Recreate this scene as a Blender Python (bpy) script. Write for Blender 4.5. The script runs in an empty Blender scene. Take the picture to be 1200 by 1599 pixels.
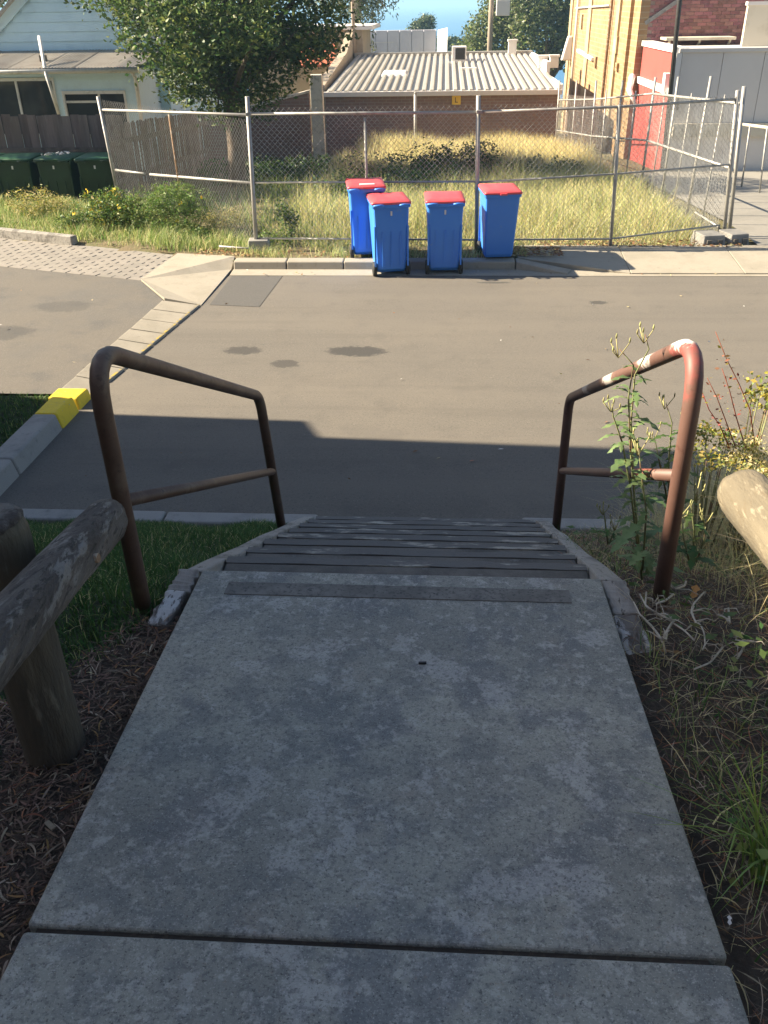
import bpy, math, random
import numpy as np
from mathutils import Vector, Matrix, Quaternion

random.seed(7)
RNG = np.random.default_rng(7)
S = bpy.context.scene
COL = S.collection
R = math.radians

# ------------------------------------------------------------------ camera
F_PX, W_PX, H_PX = 1360.0, 1200.0, 1599.0
PITCH = math.atan((799.5 - 5.0) / F_PX)
ROLL, YAW, EYE = R(1.0), R(4.0), 3.2
CAM_POS = np.array([0.0, 0.0, EYE])


def _rz(v):
    c, s = math.cos(YAW), math.sin(YAW)
    return np.array([v[0] * c - v[1] * s, v[0] * s + v[1] * c, v[2]])


FWD = _rz([0, math.cos(PITCH), -math.sin(PITCH)])
_up0 = _rz([0, math.sin(PITCH), math.cos(PITCH)])
_ri0 = _rz([1, 0, 0])
RIGHT = _ri0 * math.cos(ROLL) - _up0 * math.sin(ROLL)
UP = _up0 * math.cos(ROLL) + _ri0 * math.sin(ROLL)
cam_d = bpy.data.cameras.new('camera')
cam = bpy.data.objects.new('camera', cam_d)
COL.objects.link(cam)
cam_d.sensor_fit = 'HORIZONTAL'
cam_d.sensor_width = 36.0
cam_d.lens = 36.0 * F_PX / W_PX
cam_d.clip_start = 0.05
cam_d.clip_end = 60000
mw = Matrix.Identity(4)
for i in range(3):
    mw[i][0], mw[i][1], mw[i][2], mw[i][3] = RIGHT[i], UP[i], -FWD[i], CAM_POS[i]
cam.matrix_world = mw
S.camera = cam

# ------------------------------------------------------------------ world, sun, exposure
SUN_EL = 32.0
SUN_DIR = Vector((1.0, -0.055, -math.tan(R(SUN_EL)))).normalized()     # the way the light travels
world = bpy.data.worlds.new('World')
S.world = world
world.use_nodes = True
wn = world.node_tree
wn.nodes.clear()
sky = wn.nodes.new('ShaderNodeTexSky')
sky.sky_type = 'NISHITA'
sky.sun_disc = False
sky.sun_elevation = R(SUN_EL)
sky.sun_rotation = math.atan2(-SUN_DIR.x, -SUN_DIR.y)
sky.air_density = 1.0
sky.dust_density = 1.2
sky.ozone_density = 1.0
bg = wn.nodes.new('ShaderNodeBackground')
bg.inputs['Strength'].default_value = 0.05
wo = wn.nodes.new('ShaderNodeOutputWorld')
wn.links.new(sky.outputs[0], bg.inputs[0])
wn.links.new(bg.outputs[0], wo.inputs[0])
sun_d = bpy.data.lights.new('sun', 'SUN')
sun_d.energy = 5.0
sun_d.angle = R(0.5)
sun_d.color = (1.0, 0.85, 0.63)
sun = bpy.data.objects.new('sun', sun_d)
COL.objects.link(sun)
sun.location = (-30, 0, 30)
sun.rotation_euler = SUN_DIR.to_track_quat('-Z', 'Y').to_euler()
S.view_settings.view_transform = 'Standard'
S.view_settings.look = 'None'
S.view_settings.gamma = 1.0
S.view_settings.use_curve_mapping = False
S.view_settings.exposure = 1.8
S.cycles.max_bounces = 6
S.cycles.transparent_max_bounces = 8


# ------------------------------------------------------------------ placing helpers (photo pixel -> point of the place)
def ray(px, py):
    return FWD + RIGHT * ((px - 600.0) / F_PX) - UP * ((py - 799.5) / F_PX)


def at_z(px, py, z):
    d = ray(px, py)
    return CAM_POS + d * ((z - EYE) / d[2])


def at_y(px, py, y):
    d = ray(px, py)
    return CAM_POS + d * (y / d[1])


def at_x(px, py, x):
    d = ray(px, py)
    return CAM_POS + d * (x / d[0])


def at_wall(px, py, a, b):
    d = ray(px, py)
    n = np.array([b[1] - a[1], -(b[0] - a[0]), 0.0])
    t = ((np.array([a[0], a[1], 0]) - CAM_POS) @ n) / (d @ n)
    return CAM_POS + d * t


# ------------------------------------------------------------------ materials
def principled(name):
    m = bpy.data.materials.new(name)
    m.use_nodes = True
    nt = m.node_tree
    b = nt.nodes['Principled BSDF']
    return m, nt, b


def rgba(c):
    return (c[0], c[1], c[2], 1.0)


def coords(nt, stretch=None, obj=False):
    if obj:
        n = nt.nodes.new('ShaderNodeTexCoord').outputs['Object']
    else:
        n = nt.nodes.new('ShaderNodeNewGeometry').outputs['Position']
    if stretch:
        mp = nt.nodes.new('ShaderNodeMapping')
        mp.inputs['Scale'].default_value = stretch
        nt.links.new(n, mp.inputs['Vector'])
        n = mp.outputs[0]
    return n


def noise(nt, vec, scale, detail=4, rough=0.6, dist=0.0):
    t = nt.nodes.new('ShaderNodeTexNoise')
    t.inputs['Scale'].default_value = scale
    t.inputs['Detail'].default_value = detail
    t.inputs['Roughness'].default_value = rough
    t.inputs['Distortion'].default_value = dist
    nt.links.new(vec, t.inputs['Vector'])
    return t.outputs[0]


def ramp(nt, val, lo, hi):
    t = nt.nodes.new('ShaderNodeMapRange')
    t.interpolation_type = 'SMOOTHSTEP'
    t.inputs['From Min'].default_value = lo
    t.inputs['From Max'].default_value = hi
    nt.links.new(val, t.inputs['Value'])
    return t.outputs[0]


def mathn(nt, op, a, b=None):
    t = nt.nodes.new('ShaderNodeMath')
    t.operation = op
    for i, v in enumerate((a, b)):
        if v is None:
            continue
        if isinstance(v, (int, float)):
            t.inputs[i].default_value = v
        else:
            nt.links.new(v, t.inputs[i])
    return t.outputs[0]


def mixc(nt, fac, a, b, mode='MIX'):
    t = nt.nodes.new('ShaderNodeMix')
    t.data_type = 'RGBA'
    t.blend_type = mode
    if isinstance(fac, (int, float)):
        t.inputs[0].default_value = fac
    else:
        nt.links.new(fac, t.inputs[0])
    for k, v in ((6, a), (7, b)):
        if isinstance(v, tuple):
            t.inputs[k].default_value = rgba(v)
        else:
            nt.links.new(v, t.inputs[k])
    return t.outputs[2]


def M(name, base, rough=0.85, layers=(), bump=None, island=None, stretch=None, obj=False, metal=0.0, spec=None,
      translucent=0.0, blobs=(), bands=()):
    """layers: (scale, detail, colour, lo, hi[, amount]); bump: (scale, strength, distance); island: (value spread, hue spread)"""
    m, nt, b = principled(name)
    vec = coords(nt, stretch, obj)
    col = tuple(base)
    for L in layers:
        f = ramp(nt, noise(nt, vec, L[0], L[1], 0.65), L[3], L[4])
        if len(L) > 5:
            f = mathn(nt, 'MULTIPLY', f, L[5])
        col = mixc(nt, f, col, tuple(L[2]))
    for (strv, sc, c, lo, hi, amt) in bands:
        f = mathn(nt, 'MULTIPLY', ramp(nt, noise(nt, coords(nt, strv), sc, 6, .6), lo, hi), amt)
        col = mixc(nt, f, col, tuple(c))
    for (pos, rad, c, amt) in blobs:
        sub = nt.nodes.new('ShaderNodeVectorMath'); sub.operation = 'SUBTRACT'
        nt.links.new(coords(nt), sub.inputs[0]); sub.inputs[1].default_value = pos
        dv = nt.nodes.new('ShaderNodeVectorMath'); dv.operation = 'DIVIDE'
        nt.links.new(sub.outputs[0], dv.inputs[0]); dv.inputs[1].default_value = rad
        ln = nt.nodes.new('ShaderNodeVectorMath'); ln.operation = 'LENGTH'
        nt.links.new(dv.outputs[0], ln.inputs[0])
        d = mathn(nt, 'ADD', ln.outputs['Value'], mathn(nt, 'MULTIPLY', mathn(nt, 'SUBTRACT', noise(nt, vec, 2.2 / max(min(rad), 0.04), 4), 0.5), 1.1))
        f = mathn(nt, 'MULTIPLY', mathn(nt, 'SUBTRACT', 1.0, ramp(nt, d, 0.7, 1.05)), amt)
        col = mixc(nt, f, col, tuple(c))
    if island:
        g = nt.nodes.new('ShaderNodeNewGeometry')
        oi = nt.nodes.new('ShaderNodeObjectInfo')
        rnd = mathn(nt, 'FRACT', mathn(nt, 'ADD', g.outputs['Random Per Island'], oi.outputs['Random']))
        hs = nt.nodes.new('ShaderNodeHueSaturation')
        v = nt.nodes.new('ShaderNodeMapRange')
        nt.links.new(rnd, v.inputs['Value'])
        v.inputs['To Min'].default_value = 1 - island[0]
        v.inputs['To Max'].default_value = 1 + island[0]
        nt.links.new(v.outputs[0], hs.inputs['Value'])
        h = nt.nodes.new('ShaderNodeMapRange')
        r2 = mathn(nt, 'FRACT', mathn(nt, 'MULTIPLY', rnd, 7.31))
        nt.links.new(r2, h.inputs['Value'])
        h.inputs['To Min'].default_value = 0.5 - island[1]
        h.inputs['To Max'].default_value = 0.5 + island[1]
        nt.links.new(h.outputs[0], hs.inputs['Hue'])
        if isinstance(col, tuple):
            hs.inputs['Color'].default_value = rgba(col)
        else:
            nt.links.new(col, hs.inputs['Color'])
        col = hs.outputs[0]
    if isinstance(col, tuple):
        b.inputs['Base Color'].default_value = rgba(col)
    else:
        nt.links.new(col, b.inputs['Base Color'])
    b.inputs['Roughness'].default_value = rough
    b.inputs['Metallic'].default_value = metal
    if spec is not None:
        b.inputs['Specular IOR Level'].default_value = spec
    if bump:
        bp = nt.nodes.new('ShaderNodeBump')
        bp.inputs['Strength'].default_value = bump[1]
        bp.inputs['Distance'].default_value = bump[2]
        nt.links.new(noise(nt, vec, bump[0], 5, 0.65), bp.inputs['Height'])
        nt.links.new(bp.outputs[0], b.inputs['Normal'])
    if translucent:
        tr = nt.nodes.new('ShaderNodeBsdfTranslucent')
        if isinstance(col, tuple):
            tr.inputs[0].default_value = rgba(col)
        else:
            nt.links.new(col, tr.inputs[0])
        mx = nt.nodes.new('ShaderNodeMixShader')
        mx.inputs[0].default_value = translucent
        nt.links.new(b.outputs[0], mx.inputs[1])
        nt.links.new(tr.outputs[0], mx.inputs[2])
        nt.links.new(mx.outputs[0], nt.nodes['Material Output'].inputs['Surface'])
    return m


def brick_mat(name, c1, c2, mortar, scale, axis='XZ'):
    m, nt, b = principled(name)
    pos = coords(nt)
    sep = nt.nodes.new('ShaderNodeSeparateXYZ'); nt.links.new(pos, sep.inputs[0])
    cmb = nt.nodes.new('ShaderNodeCombineXYZ')
    nt.links.new(sep.outputs[0 if axis[0] == 'X' else 1], cmb.inputs[0])
    nt.links.new(sep.outputs[2], cmb.inputs[1])
    t = nt.nodes.new('ShaderNodeTexBrick')
    nt.links.new(cmb.outputs[0], t.inputs['Vector'])
    t.inputs['Color1'].default_value = rgba(c1); t.inputs['Color2'].default_value = rgba(c2)
    t.inputs['Mortar'].default_value = rgba(mortar)
    t.inputs['Scale'].default_value = 1.0
    t.inputs['Brick Width'].default_value = 0.24 * scale; t.inputs['Row Height'].default_value = 0.086 * scale
    t.inputs['Mortar Size'].default_value = 0.008 * scale
    f = ramp(nt, noise(nt, pos, 1.3, 5), 0.35, 0.75)
    c = mixc(nt, mathn(nt, 'MULTIPLY', f, 0.4), t.outputs[0], (c1[0] * 0.6, c1[1] * 0.6, c1[2] * 0.6))
    nt.links.new(c, b.inputs['Base Color'])
    b.inputs['Roughness'].default_value = 0.9
    bp = nt.nodes.new('ShaderNodeBump'); bp.inputs['Strength'].default_value = 0.5; bp.inputs['Distance'].default_value = 0.01
    bp.invert = True
    nt.links.new(t.outputs[1], bp.inputs['Height']); nt.links.new(bp.outputs[0], b.inputs['Normal'])
    return m


MT = {}
MT['asphalt'] = M('asphalt', (.130, .118, .101), .92,
                  [(0.5, 4, (.155, .138, .114), .42, .72), (2.5, 5, (.10, .092, .08), .5, .75, .7), (170, 2, (.21, .20, .18), .56, .70, .8), (110, 2, (.045, .045, .045), .58, .72, .8), (7, 3, (.06, .06, .06), .68, .76, .5), (48, 5, (.07, .065, .058), .53, .66, .65), (36, 5, (.21, .19, .162), .57, .70, .6), (1.0, 5, (.10, .093, .083), .55, .7, .6)],
                  (190, .55, .004), bands=[((.10, 1.6, 1), 1.0, (.155, .139, .117), .45, .68, .45), ((.14, 2.6, 1), 1.3, (.10, .091, .078), .50, .70, .4)],
                  blobs=[((-2.11, 8.85, 0), (.22, .14, 1), (.035, .034, .033), .75), ((-1.59, 8.46, 0), (.17, .13, 1), (.035, .034, .033), .7),
                         ((-.88, 8.85, 0), (.36, .17, 1), (.03, .03, .03), .8), ((1.93, 10.63, 0), (.12, .08, 1), (.03, .03, .03), .7), ((.7, 11.5, 0), (.25, .05, 1), (.04, .04, .04), .7)])
MT['asphalt_lot'] = M('asphalt_lot', (.12, .108, .092), .92,
                      [(0.6, 4, (.10, .095, .088), .45, .7), (2.2, 5, (.078, .076, .074), .5, .75, .8), (160, 2, (.23, .22, .20), .56, .70, .8), (110, 2, (.05, .05, .05), .58, .72, .8)], (180, .5, .004),
                      blobs=[((-5.0, 9.2, .1), (.5, .3, 1), (.05, .05, .05), .6), ((-4.6, 10.2, .1), (.4, .25, 1), (.055, .055, .055), .5)])
MT['asphalt_patch'] = M('asphalt_patch', (.085, .082, .078), .92, [(140, 2, (.17, .165, .15), .56, .70, .8), (3, 4, (.065, .064, .062), .5, .75, .7)], (170, .5, .004))
MT['slab'] = M('slab_concrete', (.345, .345, .295), .85,
               [(1.1, 7, (.235, .24, .215), .40, .64), (3.2, 9, (.30, .245, .20), .54, .72, .45), (9, 15, (.165, .178, .178), .49, .60, .55), (3.6, 15, (.16, .17, .18), .53, .60, .6), (28, 12, (.47, .46, .42), .53, .63, .6),
                (6.5, 14, (.46, .455, .43), .57, .62, .55), (80, 8, (.15, .155, .15), .48, .66, .75), (120, 4, (.27, .20, .15), .60, .70, .5), (260, 3, (.56, .55, .50), .55, .70, .6), (170, 3, (.06, .06, .06), .57, .68, .7)], (150, .5, .004), spec=.3)
MT['joint'] = M('joint_dirt', (.035, .028, .022), .95, [(60, 3, (.07, .055, .04), .5, .7)])
MT['strip'] = M('dark_strip', (.135, .13, .118), .85, [(9, 8, (.20, .192, .175), .45, .66), (90, 3, (.07, .07, .068), .5, .7)], (150, .4, .003))
MT['step'] = M('step_concrete', (.17, .155, .135), .85, [(4, 7, (.085, .08, .073), .4, .68), (16, 6, (.25, .24, .22), .58, .72, .6), (140, 2, (.07, .07, .07), .55, .72, .5)], (120, .45, .004))
MT['nosing'] = M('step_nosing', (.15, .145, .135), .85, [(3.2, 6, (.40, .375, .32), .55, .63), (60, 3, (.10, .10, .095), .5, .7, .7)], (120, .4, .003), stretch=(1, 5, 5))
MT['kerb'] = M('kerb_concrete', (.33, .30, .245), .88, [(2.5, 6, (.28, .255, .205), .42, .7), (14, 6, (.21, .19, .155), .55, .72, .6), (150, 2, (.22, .20, .17), .56, .72, .5)], (150, .35, .003))
MT['kerb_grey'] = M('kerb_grey', (.30, .29, .27), .88, [(3.5, 6, (.21, .205, .195), .42, .7), (14, 6, (.13, .13, .125), .57, .75, .6), (150, 2, (.18, .18, .17), .56, .72, .5)], (150, .35, .003))
MT['kerb_dark'] = M('kerb_dark', (.17, .155, .13), .9, [(4, 6, (.11, .10, .09), .42, .7)], (90, .35, .003))
MT['yellow_paint'] = M('yellow_paint', (.78, .56, .03), .7, [(9, 7, (.62, .42, .03), .5, .68, .6), (30, 6, (.42, .36, .26), .63, .68, .9)], (130, .3, .002))
MT['yellow_worn'] = M('worn_yellow_paint', (.55, .41, .08), .8, [(16, 9, (.30, .275, .225), .42, .54), (60, 6, (.24, .22, .18), .56, .66, .8)], (130, .3, .002))
MT['paver'] = M('paver', (.24, .22, .195), .9, [(20, 5, (.20, .183, .163), .45, .7), (1.5, 6, (.20, .185, .165), .45, .7)], (120, .3, .003), island=(.06, .005))
MT['soil'] = M('soil', (.06, .045, .034), .95, [(5, 6, (.036, .028, .022), .42, .66), (26, 6, (.13, .095, .065), .52, .72), (80, 3, (.20, .16, .11), .62, .76, .6)], (45, .9, .02))
MT['lawn_soil'] = M('lawn_soil', (.035, .045, .02), .95, [(12, 5, (.02, .03, .012), .42, .66)], (40, .8, .02))
MT['verge_soil'] = M('verge_soil', (.16, .125, .07), .95, [(3, 6, (.11, .11, .045), .42, .66), (24, 5, (.22, .16, .09), .52, .72)], (40, .8, .02))
MT['terrain'] = M('terrain', (.17, .15, .075), .95, [(.5, 6, (.12, .12, .05), .4, .65), (9, 5, (.22, .18, .10), .5, .7)], (12, .8, .05))
MT['lawn'] = M('lawn_blades', (.05, .125, .022), .6, island=(.45, .03), translucent=.35)
MT['straw'] = M('straw_blades', (.66, .57, .30), .7, island=(.25, .015), translucent=.4)
MT['green_grass'] = M('green_grass_blades', (.26, .34, .10), .65, island=(.35, .04), translucent=.4)
MT['yellow_grass'] = M('yellow_green_blades', (.55, .55, .27), .65, island=(.30, .03), translucent=.4)
MT['bright_grass'] = M('bright_grass_blades', (.16, .27, .05), .55, island=(.3, .03), translucent=.4)
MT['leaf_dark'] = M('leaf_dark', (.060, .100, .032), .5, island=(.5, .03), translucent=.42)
MT['leaf_pale'] = M('leaf_light', (.17, .22, .06), .5, island=(.35, .03), translucent=.35)  # paler leaf green, mixed in at random
MT['leaf_gum'] = M('leaf_gum', (.17, .20, .11), .5, island=(.4, .03), translucent=.3)
MT['leaf_weed'] = M('leaf_weed', (.075, .14, .035), .55, island=(.4, .035), translucent=.35)
MT['leaf_thistle'] = M('leaf_thistle', (.17, .25, .10), .55, [(30, 4, (.11, .19, .07), .45, .65)], island=(.25, .02), translucent=.3)
MT['leaf_yellow'] = M('leaf_yellow', (.36, .32, .055), .55, island=(.35, .03), translucent=.4)
MT['flower'] = M('yellow_flower', (.78, .55, .03), .6, island=(.2, .01))
MT['seed'] = M('seed_head', (.34, .33, .14), .8, island=(.3, .02))
MT['red_stem'] = M('red_stem', (.23, .06, .035), .7, island=(.3, .02))
MT['stem'] = M('green_stem', (.20, .22, .10), .7, [(20, 3, (.17, .10, .06), .5, .65)])
MT['dry_leaf'] = M('dry_leaf', (.26, .13, .055), .8, island=(.45, .03), translucent=.2)
MT['orange_leaf'] = M('orange_leaf', (.55, .28, .09), .7, [(60, 3, (.40, .18, .05), .5, .7)])
MT['bark_chip'] = M('bark_chip', (.115, .075, .052), .9, island=(.75, .02))
MT['root'] = M('bleached_root', (.50, .45, .37), .85, [(40, 4, (.33, .28, .22), .45, .7)])
MT['twig'] = M('dry_twig', (.30, .245, .175), .85, [(40, 4, (.20, .16, .11), .45, .7)], island=(.35, .02))
MT['bark'] = M('bark', (.14, .11, .085), .95, [(8, 6, (.07, .055, .045), .42, .66)], (22, .9, .02), stretch=(1, 1, .3))
MT['gum_bark'] = M('gum_bark', (.40, .36, .29), .9, [(5, 6, (.25, .21, .16), .42, .66)], (12, .5, .02), stretch=(1, 1, .3))
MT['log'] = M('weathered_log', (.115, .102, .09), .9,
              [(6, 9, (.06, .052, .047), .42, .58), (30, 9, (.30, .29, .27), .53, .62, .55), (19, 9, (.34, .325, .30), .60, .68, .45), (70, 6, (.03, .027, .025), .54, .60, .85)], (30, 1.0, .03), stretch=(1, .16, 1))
MT['log_post'] = M('post_wood', (.115, .096, .064), .9, [(6, 7, (.07, .06, .045), .42, .66), (30, 6, (.22, .20, .15), .58, .70, .6)], (30, .8, .015), stretch=(1, 1, .2))
MT['log_cut'] = M('post_cut_end', (.17, .155, .14), .95, [(18, 7, (.07, .06, .055), .45, .62)], (60, .9, .02))
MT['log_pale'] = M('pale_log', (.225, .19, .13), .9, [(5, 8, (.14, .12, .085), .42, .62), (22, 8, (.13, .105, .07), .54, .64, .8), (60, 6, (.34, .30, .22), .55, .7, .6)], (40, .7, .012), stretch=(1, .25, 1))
MT['sleeper'] = M('sleeper_wood', (.31, .295, .27), .9, [(7, 8, (.17, .16, .145), .45, .62), (24, 6, (.33, .32, .30), .57, .68, .7), (50, 4, (.05, .045, .04), .60, .66, .8)], (32, 1.0, .012), stretch=(1, .2, 1))
MT['sleeper_white'] = M('sleeper_whitewashed', (.52, .52, .51), .85, [(14, 9, (.17, .155, .14), .46, .54), (50, 6, (.09, .08, .07), .55, .60, .9)], (32, .8, .012), stretch=(1, .22, 1))
MT['pipe_brown'] = M('pipe_brown_paint', (.105, .062, .042), .5, [(6, 6, (.16, .11, .075), .48, .68), (30, 6, (.06, .036, .026), .55, .68, .7), (90, 4, (.22, .17, .12), .66, .72, .6)], (70, .25, .002))
_pr = (0.58, 0.55, 0.52)
MT['pipe_red'] = M('pipe_red_paint', (.13, .07, .055), .55, [(5, 6, (.17, .10, .078), .45, .65), (40, 6, (.09, .04, .03), .57, .68, .7)], (70, .25, .002),
                   blobs=[((.76, 2.60, 2.20), (.12, .14, .15), (.27, .07, .06), .85), ((.76, 2.74, 2.30), (.06, .16, .07), _pr, 1.0), ((.745, 3.12, 2.12), (.035, .17, .10), _pr, .85),
                          ((.745, 3.75, 1.78), (.03, .22, .08), (.60, .56, .52), .75), ((.745, 4.25, 1.52), (.025, .18, .06), (.50, .46, .42), .7), ((.76, 2.95, 1.75), (.10, .22, .12), (.30, .09, .06), .8)])
MT['galv'] = M('galvanised_steel', (.36, .355, .34), .55, [(9, 5, (.25, .25, .24), .45, .7), (40, 4, (.24, .20, .16), .66, .76, .6)], metal=.35)
MT['wire'] = M('chain_wire', (.46, .46, .45), .55, [(5, 4, (.25, .23, .20), .45, .7)], metal=.35)
MT['rust'] = M('rusty_pipe', (.22, .13, .07), .8, [(18, 5, (.36, .32, .26), .5, .62)], blobs=[((-4.75, 15.1, 1.2), (.3, .5, .3), (.10, .32, .22), 1.0)])
MT['paling'] = M('grey_paling', (.185, .15, .13), .92, [(4, 6, (.115, .094, .082), .42, .66), (22, 5, (.26, .235, .21), .56, .72, .6)], (26, .7, .01), island=(.25, .01), stretch=(1, 1, .12))
MT['rail_wood'] = M('rail_wood', (.17, .14, .115), .92, [(6, 6, (.10, .085, .07), .42, .66)], (26, .6, .01))
MT['bin_blue'] = M('bin_blue_plastic', (.045, .225, .76), .42, [(3, 6, (.055, .245, .77), .4, .7), (60, 3, (.08, .23, .68), .60, .72, .3), (9, 8, (.13, .27, .62), .62, .70, .6)], (160, .05, .002))
MT['bin_red'] = M('bin_red_lid', (.68, .075, .09), .45, [(4, 6, (.62, .10, .11), .4, .7)], (160, .05, .002))
MT['bin_green'] = M('bin_green_plastic', (.008, .036, .016), .5, [(4, 5, (.012, .048, .022), .4, .7), (20, 5, (.02, .045, .028), .60, .72, .5)], (160, .05, .002))
MT['bin_green_lid'] = M('bin_green_lid', (.012, .07, .026), .5, [(4, 5, (.02, .085, .035), .4, .7)])
MT['rubber'] = M('rubber', (.018, .018, .019), .7, [(30, 3, (.04, .04, .038), .55, .7)])
MT['white_plastic'] = M('white_plastic', (.75, .75, .74), .5, [(10, 4, (.6, .6, .58), .5, .7)])
MT['dark_slot'] = M('dark_recess', (.02, .02, .022), .8, [(20, 3, (.03, .03, .03), .5, .7)])
MT['weatherboard'] = M('pale_blue_weatherboard', (.58, .80, .93), .7, [(2, 6, (.52, .73, .86), .45, .7), (22, 6, (.50, .56, .57), .6, .72, .5)], (18, .2, .004))
MT['white_wall'] = M('pale_wall', (.60, .79, .90), .7, [(2, 6, (.54, .71, .81), .45, .7), (14, 5, (.48, .54, .56), .6, .74, .4)], (30, .15, .003))
MT['white_trim'] = M('white_trim', (.68, .69, .68), .6, [(6, 5, (.52, .53, .52), .5, .7)])
MT['corrugated'] = M('old_corrugated_iron', (.40, .37, .33), .55, [(2.5, 6, (.30, .26, .22), .45, .7), (20, 5, (.22, .16, .11), .62, .74, .6)], metal=.2)
MT['roof_grey'] = M('pale_roof_steel', (.40, .385, .35), .5, [(2.0, 5, (.35, .34, .31), .45, .7), (18, 4, (.40, .38, .34), .62, .76, .4)], metal=.1)
MT['glass'] = M('dark_window_glass', (.025, .032, .038), .08, [(.8, 3, (.045, .055, .06), .45, .6)], spec=.6)
MT['brown_brick'] = brick_mat('brown_brick', (.25, .165, .14), (.21, .14, .125), (.27, .235, .215), 1.0)
MT['red_brick_far'] = brick_mat('red_brick_far', (.36, .135, .11), (.30, .115, .095), (.34, .27, .23), 1.0)
MT['brick'] = M('red_brick', (.30, .135, .125), .9, [(9, 5, (.23, .10, .095), .45, .7), (1.6, 6, (.46, .36, .34), .60, .70, .7)], (60, .4, .004), island=(.30, .02))
MT['mortar'] = M('mortar', (.34, .26, .23), .95, [(8, 5, (.27, .20, .17), .45, .7)], (60, .4, .004))
MT['ochre_old'] = M('ochre_render', (.31, .172, .062), .85, [(.7, 6, (.36, .225, .095), .42, .65), (2.2, 8, (.26, .115, .042), .48, .64, .85), (9, 6, (.40, .33, .22), .60, .72, .7)], (30, .4, .006), stretch=(1, 1, .45))
MT['ochre'] = brick_mat('ochre_brick', (.35, .235, .125), (.29, .175, .082), (.38, .29, .18), 1.6, 'YZ')
MT['ochre_pale'] = M('pale_ochre_render', (.40, .33, .20), .85, [(1.5, 6, (.33, .21, .095), .5, .7)], (30, .3, .005))
MT['red_paint'] = M('red_painted_wall', (.39, .072, .06), .75, [(1.2, 6, (.34, .062, .052), .45, .7), (14, 5, (.46, .10, .08), .62, .74, .6)], (25, .3, .004))
MT['grey_clad'] = M('grey_cladding', (.66, .63, .60), .6, [(.8, 5, (.62, .59, .565), .45, .7), (12, 4, (.46, .44, .42), .64, .76, .4)], (30, .1, .003))
MT['cream'] = M('cream_render', (.60, .55, .44), .85, [(1.4, 6, (.42, .37, .28), .45, .7)], (30, .3, .004))
MT['sand_wall'] = M('sand_render', (.40, .34, .26), .85, [(1.2, 6, (.33, .28, .21), .45, .7), (10, 5, (.34, .27, .18), .62, .74, .5)], (30, .3, .004))
MT['pale_panel'] = M('pale_panel', (.58, .56, .60), .65, [(1, 5, (.52, .50, .54), .45, .7)])
MT['pale_white'] = M('painted_white', (.76, .76, .76), .6, [(1, 5, (.68, .68, .68), .45, .7)])
MT['grey_post'] = M('grey_concrete_post', (.58, .53, .46), .9, [(5, 6, (.30, .27, .23), .45, .7)], (40, .4, .004))
MT['black_steel'] = M('black_steel', (.035, .033, .032), .5, [(8, 4, (.06, .055, .05), .5, .7)])
MT['pole_wood'] = M('pole_wood', (.30, .25, .20), .9, [(6, 6, (.22, .18, .14), .45, .7)], (26, .5, .01), stretch=(1, 1, .15))
MT['sign_yellow'] = M('sign_yellow', (.70, .47, .06), .5, [(20, 3, (.62, .42, .06), .5, .7)])
MT['sign_black'] = M('sign_black', (.06, .05, .03), .6, [(20, 3, (.08, .07, .04), .5, .7)])
MT['terracotta'] = M('terracotta_tile', (.42, .13, .07), .8, [(5, 5, (.32, .10, .06), .45, .7)])
MT['paper'] = M('pale_litter', (.70, .68, .66), .8, [(40, 3, (.55, .53, .50), .5, .7)])
MT['path_grey'] = M('path_grey', (.27, .255, .225), .9, [(1.2, 6, (.22, .21, .185), .45, .7), (120, 2, (.17, .165, .15), .56, .72, .5)], (150, .3, .003))
MT['house_brick'] = brick_mat('house_brick', (.24, .13, .09), (.20, .10, .075), (.26, .22, .19), 1.0, 'YZ')
_m, _nt, _b = principled('sea_water')
_b.inputs['Base Color'].default_value = (.03, .15, .33, 1)
_b.inputs['Roughness'].default_value = .32
_bp = _nt.nodes.new('ShaderNodeBump'); _bp.inputs['Strength'].default_value = .5; _bp.inputs['Distance'].default_value = .6
_nt.links.new(noise(_nt, coords(_nt, (.6, 1, 1)), .12, 6), _bp.inputs['Height']); _nt.links.new(_bp.outputs[0], _b.inputs['Normal'])
MT['sea'] = _m


# ------------------------------------------------------------------ mesh helpers
def props(o, label=None, cat=None, group=None, kind=None):
    if label: o['label'] = label
    if cat: o['category'] = cat
    if group: o['group'] = group
    if kind: o['kind'] = kind
    return o


def empty(name, loc, label, cat, group=None, rz=0.0):
    o = bpy.data.objects.new(name, None)
    o.empty_display_size = .1
    o.location = loc
    o.rotation_euler = (0, 0, rz)
    COL.objects.link(o)
    return props(o, label, cat, group)


def V(p):
    return Vector((float(p[0]), float(p[1]), float(p[2])))


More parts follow.
